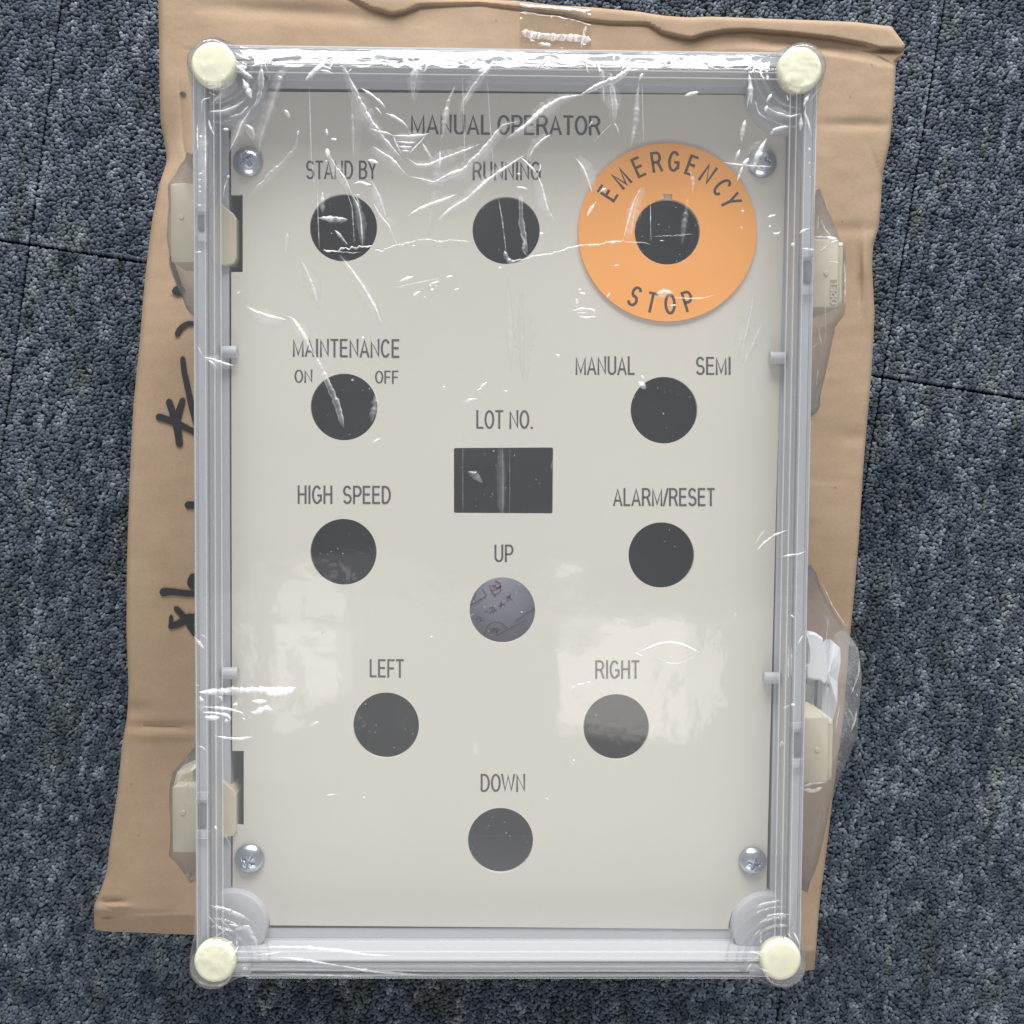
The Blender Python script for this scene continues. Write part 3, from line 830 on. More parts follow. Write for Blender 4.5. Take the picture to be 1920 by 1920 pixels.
hinge(345, 492, 320, 0, 358, 498)
h2 = hinge(1475, 1598, 323, 0, 1438, 1572)
prism_px('hinge_ramp', [(322, 1475), (330, 1450), (362, 1436), (372, 1436), (372, 1475)], .2380, .2500, M['beige'], h2, .002)


def latch(x0, x1, y0, y1, xi0, xi1, yi0, yi1, txt=False):
    a = box_uv('latch', (x0 - 14, y0), (x1, y1), .2300, .2560, M['beige'], enc, .0004)
    box_uv('latch_side', (x1 - 2, y0 + 4), (x1 + 10, y1 - 3), .2300, .2549, M['beige'], a, .0014)
    prism_px('latch_arm', [(xi0 + 8, yi0), (xi1, yi0 - 4), (xi1, yi1 + 3), (xi0 + 12, yi1), (xi0 + 2, yi1 - 16), (xi0, yi0 + 22)], .2450, .2566, M['beige'], a, .0003)
    lathe('ejector_mark', P((x0 + x1) / 2, (y0 + y1) / 2, .2563), [(.0009, .2560), (.0007, .2563), (.0001, .2563)], M['beige'], a, 16)
    if txt:
        Vt, Ft = text_verts('OPEN', .13)
        fu = (Vt[:, 0] - Vt[:, 0].min()) / np.ptp(Vt[:, 0]); fv = Vt[:, 1]; nV = len(Vt)
        V = np.concatenate([P(1570 - 13 * fv, 571 - 48 * fu, .2562)] * 2); V[:nV, 2] = .25635 + .000004 * Vt[:, 2]; V[nV:, 2] = .2560
        Ft = list(Ft) + [(f[i], f[(i + 1) % 4], f[(i + 1) % 4] + nV, f[i] + nV) for f in Ft for i in range(4)]
        obj('lettering', V, Ft, M['beige'], a)
    return a


latch(1528, 1571, 448, 577, 1478, 1500, 452, 572, True)
latch(1513, 1552, 1345, 1468, 1461, 1484, 1352, 1468)
# knuckle windows on the lid rim beside every hinge and latch
for x0, x1, ya, yb, yc, yd in ((366, 390, 380, 396, 437, 452), (366, 391, 1486, 1500, 1558, 1574), (1503, 1526, 468, 482, 536, 552), (1484, 1508, 1355, 1368, 1424, 1440)):
    box_uv('knuckle_bar', (x0, ya), (x1, yb), .2675, .2718, M['edge'], enc, .0005)
    box_uv('knuckle_bar', (x0, yc), (x1, yd), .2675, .2718, M['edge'], enc, .0005)
    box_uv('knuckle_slot_shade', (x0 + 5, yb + 7), (x1 - 5, yc - 6), .2703, .2706, M['groove_shade'], enc, .0001)  # dark slab standing in for the shade inside the slot

# clear lid with stepped rim
lid_prof = [(-0.3 * mm, .2703), (0, .2712), (.25 * mm, .2718), (.9 * mm, .2725), (4.2 * mm, .2725), (4.4 * mm, .2721), (4.7 * mm, .2721), (4.9 * mm, .2728), (5.6 * mm, .2738), (6.4 * mm, .2742), (8.3 * mm, .2742), (8.6 * mm, .2746), (20 * mm, .2746)]
sweep('clear_lid', LB, 7 * mm, lid_prof, M['lid'], enc, cap_end=True, sharp=25, n=8)
for i0, zz in ((1.2, .2729), (6.3, .2750)):
    sweep('lid_step_shade', LB, 7 * mm, [(i0 * mm, zz - .0002), ((i0 + .03) * mm, zz), ((i0 + .16) * mm, zz), ((i0 + .19) * mm, zz - .0002)], M['groove_shade'], enc, sharp=25, n=8)  # thin dark lines, shade of the rim steps put into colour
for i0, zz in ((.25, .2732), (3.7, .2731), (7.0, .2748), (9.2, .2752)):
    sweep('lid_edge_glint', LB, 7 * mm, [(i0 * mm, zz - .0006), ((i0 + .05) * mm, zz), ((i0 + .35) * mm, zz), ((i0 + .4) * mm, zz - .0006)], M['edge'], enc, sharp=25, n=8)  # pale lines, glints of the clear rim put into colour
groove_shade = sweep('groove_shade', LB, 7 * mm, [(4.35 * mm, .2719), (4.4 * mm, .2722), (4.9 * mm, .2722), (4.95 * mm, .2719)], M['groove_shade'], enc, sharp=25, n=8)  # dark loop, shade of the rim groove put into colour
for ya, yb, xa, xb, zz in ((1792, 1796, 485, 1395, .2560), (1822, 1827, 470, 1405, .2716)):
    box_uv('groove_shade_strip', (xa, ya), (xb, yb), zz - .0003, zz, M['groove_shade'], enc, .0001)  # dark strips laid where the crevices are only in shade
# long moulded ridges on the near and far edges of the lid
for ya, yb, xa, xb, zz in ((1810, 1814, 470, 1405, .2735), (1828, 1836, 460, 1415, .2733), (1762, 1765, 500, 1370, .2750), (112, 117, 500, 1395, .2733), (127, 133, 490, 1400, .2740)):
    box_uv('lid_ridge', (xa, ya), (xb, yb), zz - .0012, zz, M['lidrib'], enc, .0003)

# corner caps
for (cx_, cy_), r, s in (((399, 119), 41.5, 1), ((1501, 128), 41.5, 2), ((402, 1805), 40.5, 3), ((1465, 1802), 40, 4)):
    c = P(cx_, cy_, .2765); R = r / FPX * (HC - .2765)
    lathe('corner_cap', c, [(R * .99, .2726), (R, .2735), (R, .2745), (R * .99, .2752), (R * .96, .2758), (R * .9, .2762)] + [(R * (.84 - .08 * k_), .2765 + .00003 * k_) for k_ in range(10)] + [(R * .03, .2768)], M['wax'], enc, 64, noise=(.00006, .00018, .00014, .00003)[s - 1], sharp=60)
    o = bpy.data.objects[-1] if False else None

# ------------------------------------------------------------------ stretch film
FO = {'L': [(372, 78), (357, 92), (351, 130), (356, 165), (361, 220), (362, 400), (363, 700), (363, 1000), (364, 1300), (365, 1500), (366, 1700), (363, 1755), (357, 1790), (363, 1822), (376, 1836)],
      'R': [(1530, 96), (1545, 115), (1546, 140), (1539, 170), (1531, 210), (1527, 300), (1524, 500), (1521, 700), (1518, 900), (1514, 1100), (1511, 1300), (1507, 1500), (1503, 1700), (1506, 1760), (1509, 1800), (1503, 1825), (1490, 1841)],
      'T': [(372, 78), (395, 72), (432, 74), (450, 83), (480, 86), (700, 88), (1000, 91), (1300, 95), (1440, 97), (1465, 90), (1498, 84), (1530, 96)],
      'B': [(376, 1836), (395, 1843), (425, 1841), (445, 1834), (480, 1833), (600, 1834), (900, 1837), (1200, 1837), (1400, 1836), (1425, 1842), (1460, 1850), (1490, 1841)]}
FO = {k: np.array(v, float) for k, v in FO.items()}
CAPS = [(399, 119), (1501, 128), (402, 1805), (1465, 1802)]


def film_z(px, py):
    px = np.asarray(px, float); py = np.asarray(py, float)
    dl = px - np.interp(py, FO['L'][:, 1], FO['L'][:, 0]); dr = np.interp(py, FO['R'][:, 1], FO['R'][:, 0]) - px
    dt = py - np.interp(px, FO['T'][:, 0], FO['T'][:, 1]); db = np.interp(px, FO['B'][:, 0], FO['B'][:, 1]) - py
    z = np.full(px.shape, .0)
    z += .32 * vnoise(px, py, 230, 21) + .22 * vnoise(px, py * .8, 110, 22) + .035 * vnoise(px, py, 45, 23)
    z += .030 * vnoise(px * 1.6, py * .35, 60, 24)
    crump = np.exp(-np.clip(dt, 0, 999) / 60) + .22 * np.exp(-np.clip(db, 0, 999) / 30) + .25 * np.exp(-np.clip(dl, 0, 999) / 25) + .35 * np.exp(-np.clip(dr, 0, 999) / 25)
    for cx_, cy_ in CAPS:
        d = np.hypot(px - cx_, py - cy_)
        crump = crump + .9 * np.exp(-(d / 95) ** 2)
    crump = crump + .5 * np.exp(-((px - 420) / 90) ** 2 - ((py - 1325) / 25) ** 2)
    rid = 1 - np.abs(vnoise(px * .7, py, 22, 25)) * 1.6
    z += crump * (.22 * rid + .08 * vnoise(px, py, 10, 26) + .025 * vnoise(px, py, 5, 27))
    z += .05 * (1 - np.abs(vnoise(px * .5, py, 70, 28)) * 2) * smooth(-py, -620, -200)
    # roll-off at the rim; longer and lower on the far side
    z -= 2.4 * (1 - smooth(dt, 0, 56)) + .8 * np.exp(-np.clip(dt, 0, 999) / 6)
    for d, a, w in ((dl, 1.2, 14), (dr, 1.2, 16), (db, 1.4, 22)): z -= a * (1 - smooth(d, 0, w)) + .4 * np.exp(-np.clip(d, 0, 999) / 5)
    z0 = .2756 + .001 * z
    for cx_, cy_ in CAPS:
        d = np.hypot(px - cx_, py - cy_)
        k = 1 - smooth(d, 36, 62)
        z0 = np.maximum(z0, z0 * (1 - k) + (.2774 + .0002 * vnoise(px, py, 12, 29)) * k)
        z0 -= .0020 * (smooth(d, 38, 50) * (1 - smooth(d, 55, 80))) * .35
    return z0


wrap = empty('plastic_wrap', tuple(base), 'clear crinkled stretch film wrapped around the whole control box'); wrap.parent = enc; wrap.location = (0, 0, 0)
NU, NV = 300, 430
gx, gy = coons(FO['L'], FO['R'], FO['T'], FO['B'], NU, np.linspace(0, 1, NV), np.linspace(0, 1, NU))
gz = film_z(gx, gy)
q = P(gx, gy, .2745); q[..., 2] = gz
V = q.reshape(-1, 3)
Ftop = grid_faces(NU, NV)[:, ::-1]
obj('film_sheet', V, Ftop, M['film'], wrap, True)
loop = np.concatenate([np.arange(NU) * NV, (NU - 1) * NV + np.arange(1, NV), (np.arange(NU - 2, -1, -1)) * NV + NV - 1, np.arange(NV - 2, 0, -1)])
bpx, bpy_ = gx.ravel()[loop], gy.ravel()[loop]
BUL = [(372, 76), (352, 92), (349, 130), (352, 165), (360, 205), (363, 228), (358, 262), (345, 300), (330, 328), (316, 346), (314, 420), (315, 494), (322, 515), (335, 545), (350, 585), (362, 625), (363, 800), (364, 1100), (364, 1380), (356, 1402), (342, 1425), (322, 1450), (318, 1480), (318, 1602), (330, 1622), (348, 1645), (360, 1668), (366, 1700), (362, 1750), (355, 1790), (362, 1824), (376, 1838), (395, 1845), (425, 1842), (445, 1835), (480, 1833), (600, 1834), (900, 1837), (1200, 1837), (1400, 1836), (1425, 1842), (1460, 1851), (1490, 1843), (1505, 1825), (1511, 1800), (1510, 1760), (1506, 1700), (1516, 1668), (1532, 1620), (1548, 1560), (1562, 1490), (1572, 1455), (1592, 1420), (1607, 1380), (1612, 1300), (1616, 1260), (1611, 1218), (1590, 1185), (1565, 1150), (1548, 1125), (1530, 1070), (1520, 980), (1522, 900), (1530, 800), (1543, 720), (1558, 650), (1568, 612), (1584, 590), (1586, 520), (1583, 462), (1572, 440), (1550, 395), (1536, 345), (1531, 300), (1532, 240), (1536, 200), (1544, 160), (1548, 128), (1545, 108), (1530, 94), (1498, 82), (1465, 88), (1440, 95), (1300, 93), (1000, 89), (700, 86), (480, 84), (450, 81), (432, 72), (395, 70)]
BUL = np.array(BUL, float)


def polar_r(poly, th, c=(940, 960)):
    a = np.arctan2(poly[:, 1] - c[1], poly[:, 0] - c[0]); r = np.hypot(poly[:, 0] - c[0], poly[:, 1] - c[1])
    o = np.argsort(a); a, r = a[o], r[o]
    a = np.concatenate([a - 2 * math.pi, a, a + 2 * math.pi]); r = np.concatenate([r, r, r])
    return np.interp(th, a, r)


dense = []
for i in range(len(BUL)):
    p0, p1 = BUL[i], BUL[(i + 1) % len(BUL)]
    for k in range(8): dense.append(p0 + (p1 - p0) * k / 8)
dense = np.array(dense)
th = np.arctan2(bpy_ - 960, bpx - 940); r0 = np.hypot(bpx - 940, bpy_ - 960)
rb = polar_r(dense, th)
s_ = np.arange(len(loop))
ringsV = [V[loop]]
bulge = smooth(rb - r0, 3, 18)
for f_, z_ in ((.33, .2680), (.7, .2615), (1.0, .2575), (1.0, .2460)):
    rr_ = r0 + (rb - r0) * f_ + vnoise(s_, s_ * 0 + f_ * 9, 7, 31) * (1.0 + 2.0 * bulge) * (.6 if f_ < 1 else 1)
    qx, qy = 940 + rr_ * np.cos(th), 960 + rr_ * np.sin(th)
    zz = z_ + .0006 * vnoise(s_, s_ * 0 + z_ * 1000, 9, 32)
    w_ = P(qx, qy, zz) if True else None
    # where the film lies on the wall it goes straight down instead of following the line of sight
    w0 = V[loop].copy(); w0[:, 2] = zz
    dirv = w0[:, :2] - np.array([base[0], base[1]]); dirv /= np.linalg.norm(dirv, axis=1)[:, None]
    w0[:, :2] += dirv * (.0003 * vnoise(s_, s_ * 0, 11, 33))[:, None]
    ringsV.append(w0 * (1 - bulge[:, None]) + w_ * bulge[:, None])
for ins, z_ in ((.35, .210), (.75, .175), (1.0, .1512)):
    w0 = V[loop].copy(); w0[:, 2] = z_
    dirv = w0[:, :2] - np.array([base[0], base[1]]); L_ = np.linalg.norm(dirv, axis=1); dirv /= L_[:, None]
    w0[:, :2] -= dirv * .002 * ins
    top_ = ringsV[4].copy(); top_[:, 2] = z_
    ringsV.append(top_ * (1 - ins) + w0 * ins)
nR, nS = len(ringsV), len(loop)
VV = np.stack(ringsV, 1)  # [s, ring]
FF = grid_faces(nS, nR, wrap=True)
obj('film_sides', VV.reshape(-1, 3), FF, M['skirt'], wrap, True)

# creases: folds standing up from the film, glints put into their white colour
def glint_crease(pts, w=4, op=.8, dbl=False, zfun=None, h=.35, jag=0.0, taper=.35):
    x, y, nx, ny, t, L = ribbon_px(pts, w, n=max(8, int(np.hypot(*np.diff(np.array(pts, float), axis=0).T).sum() / 2.5)))
    sd = int(pts[0][0] * 7 + pts[0][1] * 13) % 997
    if jag:
        o_ = jag * vnoise(t, t * 0 + sd, 5, sd) + jag * .6 * vnoise(t, t * 0, 2.3, sd + 1); x = x + nx * o_; y = y + ny * o_
    e = np.clip(np.minimum(t, L - t) / (L * taper + 1e-6), 0, 1) ** .6
    ww = w * .5 * np.clip(e, .12, 1) * (1 + .35 * vnoise(t, t * 0 + sd, max(6, w * 2.0), 41) + .30 * vnoise(t, t * 0 + sd, 4, 42))
    ks = np.array([-1, -.75, -.35, 0, .35, .75, 1]); hs = np.array([0, .55, .9, 1, .9, .55, 0])
    xs = x[:, None] + nx[:, None] * ww[:, None] * ks; ys = y[:, None] + ny[:, None] * ww[:, None] * ks
    zf = zfun or film_z
    zz = zf(xs, ys)
    q = P(xs, ys, zz if zfun else .2745)
    q[..., 2] = zz + .00012 + (ww[:, None] * .00018) * hs * h * 2
    o = obj('glint_crease', q.reshape(-1, 3), grid_faces(len(x), 7), M['glint_crease'], wrap, True)
    prof = np.array([0, .95, .38, .26, .33, .95, 0]) if dbl else np.array([0, .5, .9, 1, .9, .5, 0])
    al = op * prof[None, :] * (.66 + .30 * vnoise(t, t * 0 + sd, 14, 43) + .24 * vnoise(t, t * 0 + sd, 4, 44))[:, None] * np.clip(e * 1.6, .15, 1)[:, None]
    at = o.data.attributes.new('haze', 'FLOAT', 'POINT'); at.data.foreach_set('value', np.clip(al, 0, 1).astype(np.float32).ravel())
    return o


S = [
    ([(645, 124), (655, 148), (668, 178), (685, 212), (701, 238), (718, 260), (751, 297), (758, 306)], 8, .7, 1),
    ([(678, 168), (700, 182), (715, 195), (724, 206)], 4.5, .95, 0), ([(704, 203), (711, 210), (717, 218)], 3.5, .9, 0),
    ([(724, 215), (740, 222), (757, 233), (766, 243)], 6, .95, 0), ([(692, 243), (712, 250), (725, 252), (738, 257)], 4, .85, 0),
    ([(738, 257), (765, 258), (795, 257), (806, 252)], 6, .85, 0), ([(800, 254), (790, 268), (775, 283), (766, 293)], 3, .8, 0), ([(738, 256), (742, 268), (748, 282), (755, 294)], 3, .6, 0),
    ([(745, 268), (762, 271), (780, 270)], 5, .6, 0), ([(748, 277), (762, 280), (775, 278)], 5, .6, 0), ([(752, 286), (770, 286)], 4, .6, 0), ([(792, 271), (800, 285), (810, 301)], 5, .8, 0),
    ([(700, 277), (717, 290), (734, 302), (750, 318), (765, 333)], 6, .8, 1), ([(765, 333), (791, 338), (815, 346), (830, 338), (867, 323), (898, 294), (924, 263), (942, 237), (973, 230)], 8, .85, 1),
    ([(765, 299), (781, 312), (804, 312), (835, 299), (869, 286), (902, 272)], 5, .8, 0),
    ([(817, 419), (846, 393), (877, 375), (913, 341), (950, 315), (985, 292)], 6.5, .95, 0), ([(761, 410), (786, 394), (825, 380), (859, 366)], 6, .95, 0),
    ([(949, 263), (981, 242), (1020, 206), (1051, 187), (1090, 180)], 8, .95, 0), ([(1085, 182), (1127, 161), (1156, 151), (1175, 135), (1194, 112)], 10, .85, 1),
    ([(990, 302), (1000, 281), (1018, 263), (1035, 253)], 4.5, .8, 0), ([(863, 219), (869, 198), (887, 169), (908, 141), (924, 120)], 8, .55, 1),
    ([(828, 266), (833, 234), (841, 193), (854, 164)], 9, .35, 0), ([(775, 192), (775, 156), (786, 112)], 8, .4, 1),
    ([(867, 135), (870, 230), (874, 365)], 1.6, .5, 0), ([(913, 140), (918, 220), (926, 325)], 1.5, .45, 0),
    ([(976, 297), (992, 312), (1007, 328)], 4.5, .9, 0), ([(1005, 325), (1015, 349), (1025, 391), (1041, 419)], 4.5, .75, 0), ([(1007, 328), (1014, 318), (1012, 308)], 3, .7, 0),
    ([(967, 353), (978, 353), (990, 357)], 4, .85, 0), ([(968, 328), (976, 329)], 3.5, .8, 0), ([(825, 286), (820, 330), (815, 365), (802, 445)], 8, .3, 1), ([(825, 284), (826, 300), (824, 320)], 4, .8, 0),
    ([(934, 370), (942, 417), (950, 482)], 2, .6, 0), ([(976, 362), (977, 417), (982, 443), (988, 480)], 9, .5, 1), ([(945, 470), (950, 485), (958, 494), (968, 490)], 9, .7, 0), ([(975, 440), (985, 455), (980, 470), (988, 482)], 6, .6, 0),
    ([(1078, 297), (1088, 310), (1096, 323), (1103, 343), (1110, 363)], 4.5, .8, 0), ([(1121, 365), (1129, 358), (1137, 355)], 6, .9, 0), ([(1099, 409), (1108, 393), (1118, 379)], 4.5, .85, 0),
    ([(1203, 350), (1195, 365), (1188, 378), (1180, 405), (1167, 453)], 3, .8, 0), ([(1200, 358), (1190, 390), (1185, 420), (1182, 455)], 2.2, .5, 0), ([(1219, 378), (1219, 420), (1220, 457)], 1.4, .7, 0), ([(1167, 453), (1182, 456), (1207, 456), (1220, 460)], 1.6, .6, 0),
    ([(617, 292), (630, 315), (647, 338), (661, 367)], 6, .85, 1), ([(658, 362), (672, 386), (678, 413), (681, 465)], 3.2, .8, 0), ([(650, 358), (661, 390), (664, 430), (665, 462)], 2.2, .5, 0), ([(665, 365), (672, 376), (674, 392)], 2, .5, 0),
    ([(597, 411), (610, 411), (625, 413), (653, 414)], 9, .75, 0), ([(628, 432), (640, 445), (653, 461)], 4, .65, 0), ([(596, 350), (598, 420), (600, 470)], 2.5, .45, 0), ([(606, 362), (606, 400)], 10, .3, 0),
    ([(662, 347), (676, 343), (690, 349), (698, 348)], 6, .95, 0), ([(696, 340), (704, 355), (713, 376), (726, 417)], 5, .75, 1), ([(700, 380), (712, 405), (730, 425), (745, 462)], 4, .7, 0),
    ([(690, 303), (700, 305), (711, 309)], 6, .95, 0), ([(561, 253), (555, 280), (538, 303), (513, 328), (482, 359), (465, 376)], 9, .33, 1), ([(534, 209), (539, 213), (545, 224)], 9, .7, 0),
    ([(561, 247), (559, 258)], 6, .8, 0), ([(545, 122), (528, 151), (517, 184), (503, 226), (492, 257), (486, 297)], 5, .45, 1), ([(529, 146), (524, 153)], 8, .8, 0),
    ([(492, 118), (492, 168), (484, 197), (474, 205)], 9, .5, 1), ([(474, 205), (453, 238), (449, 253), (430, 290)], 4, .6, 0), ([(461, 236), (470, 245), (478, 266)], 10, .55, 1), ([(456, 150), (464, 165), (474, 188)], 9, .9, 0), ([(442, 122), (462, 142), (478, 152)], 9, .6, 0),
    ([(573, 154), (588, 140), (613, 115)], 8, .9, 0), ([(581, 150), (585, 300), (593, 370)], 1.5, .5, 0), ([(660, 190), (663, 240), (664, 300)], 5, .28, 0), ([(613, 243), (615, 258)], 5, .9, 0), ([(621, 263), (633, 264)], 5, .9, 0), ([(614, 280), (616, 292), (617, 300)], 7, .75, 0), ([(611, 303), (614, 306)], 4, .8, 0),
    ([(461, 574), (482, 586), (506, 594), (538, 601)], 5, 1, 0), ([(541, 594), (552, 600), (571, 630), (591, 669)], 7, .95, 0), ([(588, 662), (612, 711), (633, 758), (646, 805)], 11, .6, 1),
    ([(638, 479), (664, 513), (685, 544), (706, 581), (720, 616)], 5, .65, 0), ([(563, 484), (581, 521), (594, 557), (598, 582)], 6, .4, 0), ([(541, 435), (536, 480)], 8, .2, 0), ([(748, 530), (760, 525), (776, 520)], 5, .95, 0), ([(806, 534), (815, 532), (824, 529)], 4, .9, 0),
    ([(774, 556), (782, 552), (789, 547)], 5, .9, 0), ([(807, 547), (814, 543)], 4, .95, 0), ([(796, 560), (799, 558)], 4, .95, 0), ([(805, 538), (809, 537)], 4, .9, 0), ([(816, 538), (819, 536)], 3, .9, 0), ([(836, 522), (843, 520), (850, 519)], 3.5, .8, 0), ([(851, 546), (862, 542)], 4, .8, 0), ([(738, 541), (830, 522)], 2, .25, 0),
    ([(952, 520), (956, 600), (958, 700)], 9, .10, 0), ([(974, 540), (978, 610), (980, 720)], 8, .08, 0), ([(1079, 561), (1082, 568), (1080, 576)], 8, .95, 0), ([(1072, 584), (1090, 580), (1112, 582), (1118, 590)], 5, .8, 0), ([(1084, 594), (1100, 597), (1117, 594)], 4, .85, 0), ([(1080, 588), (1100, 588)], 3, .6, 0), ([(1085, 550), (1098, 553)], 4.5, .9, 0), ([(1083, 546), (1090, 543)], 3, .8, 0),
    ([(1228, 553), (1245, 551), (1262, 552)], 12, .55, 0), ([(1262, 558), (1290, 561), (1320, 560), (1337, 554)], 2.4, .6, 0), ([(1254, 574), (1268, 573)], 3, .7, 0), ([(1150, 499), (1160, 499)], 4, .7, 0), ([(1136, 560), (1144, 550)], 3, .5, 0),
    ([(1353, 306), (1376, 310), (1410, 314), (1444, 315)], 3.5, .8, 0), ([(1376, 305), (1386, 282)], 6, .8, 0), ([(1388, 270), (1390, 250), (1396, 226)], 9, .55, 0), ([(1409, 322), (1418, 297), (1426, 278), (1436, 262)], 8, .95, 0), ([(1380, 342), (1388, 322), (1392, 311)], 5, .9, 0), ([(1390, 314), (1403, 298)], 7, .85, 0),
    ([(1441, 256), (1450, 246), (1462, 243), (1478, 240)], 8, .7, 0), ([(1403, 140), (1405, 163), (1407, 200)], 8, .6, 0), ([(1398, 210), (1404, 175), (1402, 150)], 5, .4, 0), ([(1205, 138), (1197, 155)], 6, .7, 0), ([(1197, 155), (1194, 184), (1192, 226), (1182, 278)], 10, .3, 0), ([(1203, 150), (1204, 200), (1206, 280)], 1.6, .4, 0),
    ([(1130, 138), (1131, 184), (1133, 200)], 3, .4, 0), ([(1145, 138), (1147, 170), (1152, 201), (1151, 232)], 8, .6, 1), ([(1150, 232), (1156, 240), (1160, 252)], 4, .6, 0), ([(1145, 235), (1130, 250), (1112, 268)], 1.5, .5, 0), ([(1104, 240), (1110, 229)], 4, .7, 0),
    ([(1282, 182), (1296, 178), (1310, 175)], 10, .9, 0), ([(1437, 409), (1453, 405)], 4, .85, 0), ([(1439, 427), (1444, 426)], 3, .8, 0), ([(1446, 438), (1455, 442), (1462, 435)], 3.5, .85, 0), ([(1388, 400), (1394, 396)], 6, .4, 0), ([(1386, 430), (1392, 428)], 6, .35, 0), ([(1293, 322), (1299, 345), (1296, 365)], 6, .3, 0),
    ([(1290, 370), (1282, 420), (1278, 460)], 10, .18, 0), ([(1413, 545), (1405, 590), (1385, 680)], 4, .22, 0), ([(1425, 610), (1408, 650), (1390, 690)], 6, .2, 0),
    ([(375, 1324), (400, 1325), (430, 1328), (455, 1335), (462, 1342)], 5, .9, 0), ([(380, 1334), (410, 1336), (430, 1340), (435, 1347), (428, 1352)], 5, .8, 0), ([(384, 1343), (400, 1345), (415, 1344)], 9, 1, 0), ([(422, 1349), (430, 1350)], 7, 1, 0),
    ([(375, 1304), (380, 1318), (377, 1332)], 12, .6, 1), ([(410, 1304), (420, 1308), (414, 1313)], 4, .9, 0), ([(438, 1320), (448, 1319)], 4, .9, 0), ([(472, 1313), (488, 1315), (503, 1313)], 7, .95, 0), ([(470, 1333), (480, 1336), (492, 1330), (500, 1326), (515, 1331)], 11, .8, 0), ([(455, 1345), (462, 1348)], 5, .9, 0),
    ([(404, 1378), (425, 1382), (450, 1384), (476, 1380)], 5, .85, 0), ([(363, 1194), (372, 1203), (380, 1210), (386, 1216)], 6, .8, 0), ([(378, 1188), (390, 1196), (391, 1204)], 2, .5, 0), ([(370, 1397), (384, 1400), (392, 1410)], 3, .5, 0), ([(366, 1283), (374, 1286)], 3, .7, 0),
    ([(1197, 1220), (1212, 1215), (1232, 1207), (1255, 1203), (1280, 1208), (1312, 1223)], 5.5, .95, 0), ([(1190, 1222), (1205, 1231)], 3, .8, 0), ([(1225, 1228), (1250, 1242), (1275, 1243), (1308, 1226)], 1.6, .3, 0), ([(1080, 1283), (1096, 1280)], 3.5, .85, 0), ([(1099, 1279), (1107, 1277)], 3.5, .85, 0), ([(1068, 1290), (1080, 1284)], 2, .6, 0),
    ([(805, 1196), (812, 1192)], 4, .6, 0), ([(580, 1360), (590, 1356), (600, 1352)], 8, .35, 0), ([(610, 1490), (632, 1487)], 1.8, .6, 0), ([(682, 1492), (686, 1496)], 3, .6, 0), ([(1072, 1424), (1080, 1425)], 4, .7, 0), ([(1072, 1427), (1076, 1434)], 2, .5, 0), ([(1023, 1494), (1030, 1500)], 2.5, .5, 0),
    ([(480, 1775), (520, 1773), (570, 1774), (640, 1780), (690, 1788), (738, 1790)], 5, .75, 0), ([(528, 1792), (590, 1800), (640, 1808)], 4, .75, 0), ([(640, 1808), (700, 1820), (760, 1826), (800, 1828)], 5, .6, 0), ([(480, 1788), (505, 1786), (534, 1781)], 3, .7, 0), ([(515, 1825), (600, 1828), (700, 1832)], 4, .6, 0),
    ([(900, 727), (908, 722), (914, 716)], 4.5, .9, 0), ([(894, 733), (904, 728)], 3.5, .9, 0), ([(830, 728), (835, 725)], 3, .8, 0), ([(866, 755), (880, 752), (895, 748)], 7, .35, 0), ([(945, 734), (952, 734)], 4, .9, 0), ([(699, 829), (714, 823)], 4.5, .9, 0), ([(1196, 716), (1202, 722), (1210, 730)], 8, .9, 0), ([(1200, 705), (1208, 712)], 5, .5, 0), ([(1041, 666), (1050, 668)], 4, .7, 0),
    ([(678, 634), (684, 636)], 6, .8, 0), ([(696, 638), (702, 648)], 4, .6, 0), ([(705, 735), (705, 760), (697, 792)], 14, .22, 0), ([(372, 650), (382, 668)], 2.5, .7, 0), ([(382, 670), (400, 674), (420, 682), (443, 687)], 4, .9, 0), ([(390, 674), (402, 682), (410, 693)], 3, .7, 0), ([(445, 553), (452, 548)], 4, .6, 0),
    ([(1415, 1035), (1430, 1018), (1450, 1003), (1476, 993)], 3.5, .7, 0), ([(1414, 1020), (1425, 1003), (1438, 988)], 3, .4, 0), ([(1464, 1043), (1480, 1040), (1495, 1039), (1511, 1033)], 4, .9, 0), ([(1477, 1205), (1476, 1240), (1476, 1275)], 3.5, .55, 0), ([(1482, 1205), (1482, 1270)], 2.5, .6, 0), ([(1480, 1320), (1489, 1320)], 5, .9, 0), ([(1462, 1328), (1480, 1321)], 2, .4, 0), ([(1493, 1208), (1500, 1196), (1506, 1190)], 3, .8, 0), ([(1480, 1152), (1487, 1157)], 4, .8, 0),
    ([(1460, 1400), (1464, 1386), (1468, 1398)], 3, .7, 0), ([(1495, 440), (1508, 432), (1518, 430)], 4, .8, 0), ([(1502, 468), (1515, 471), (1528, 468)], 6, .9, 0), ([(1480, 462), (1488, 460)], 7, .8, 0),
    ([(390, 1713), (412, 1735), (437, 1761)], 2, .6, 0), ([(407, 1714), (440, 1744)], 1.6, .4, 0), ([(420, 1556), (437, 1590)], 1.4, .4, 0), ([(405, 1546), (408, 1555)], 4, .7, 0),
    ([(372, 235), (372, 260), (374, 290)], 3, .9, 0), ([(388, 235), (388, 300), (389, 360)], 3, .8, 0), ([(394, 212), (420, 211), (445, 203), (462, 190)], 4, .8, 0), ([(380, 215), (381, 190), (398, 184)], 3, .6, 0), ([(400, 196), (410, 185), (432, 158), (440, 130)], 5, .5, 1), ([(430, 223), (455, 216), (470, 200)], 4, .5, 0), ([(420, 245), (432, 246)], 6, .9, 0), ([(393, 226), (396, 240), (405, 258)], 4, .6, 0),
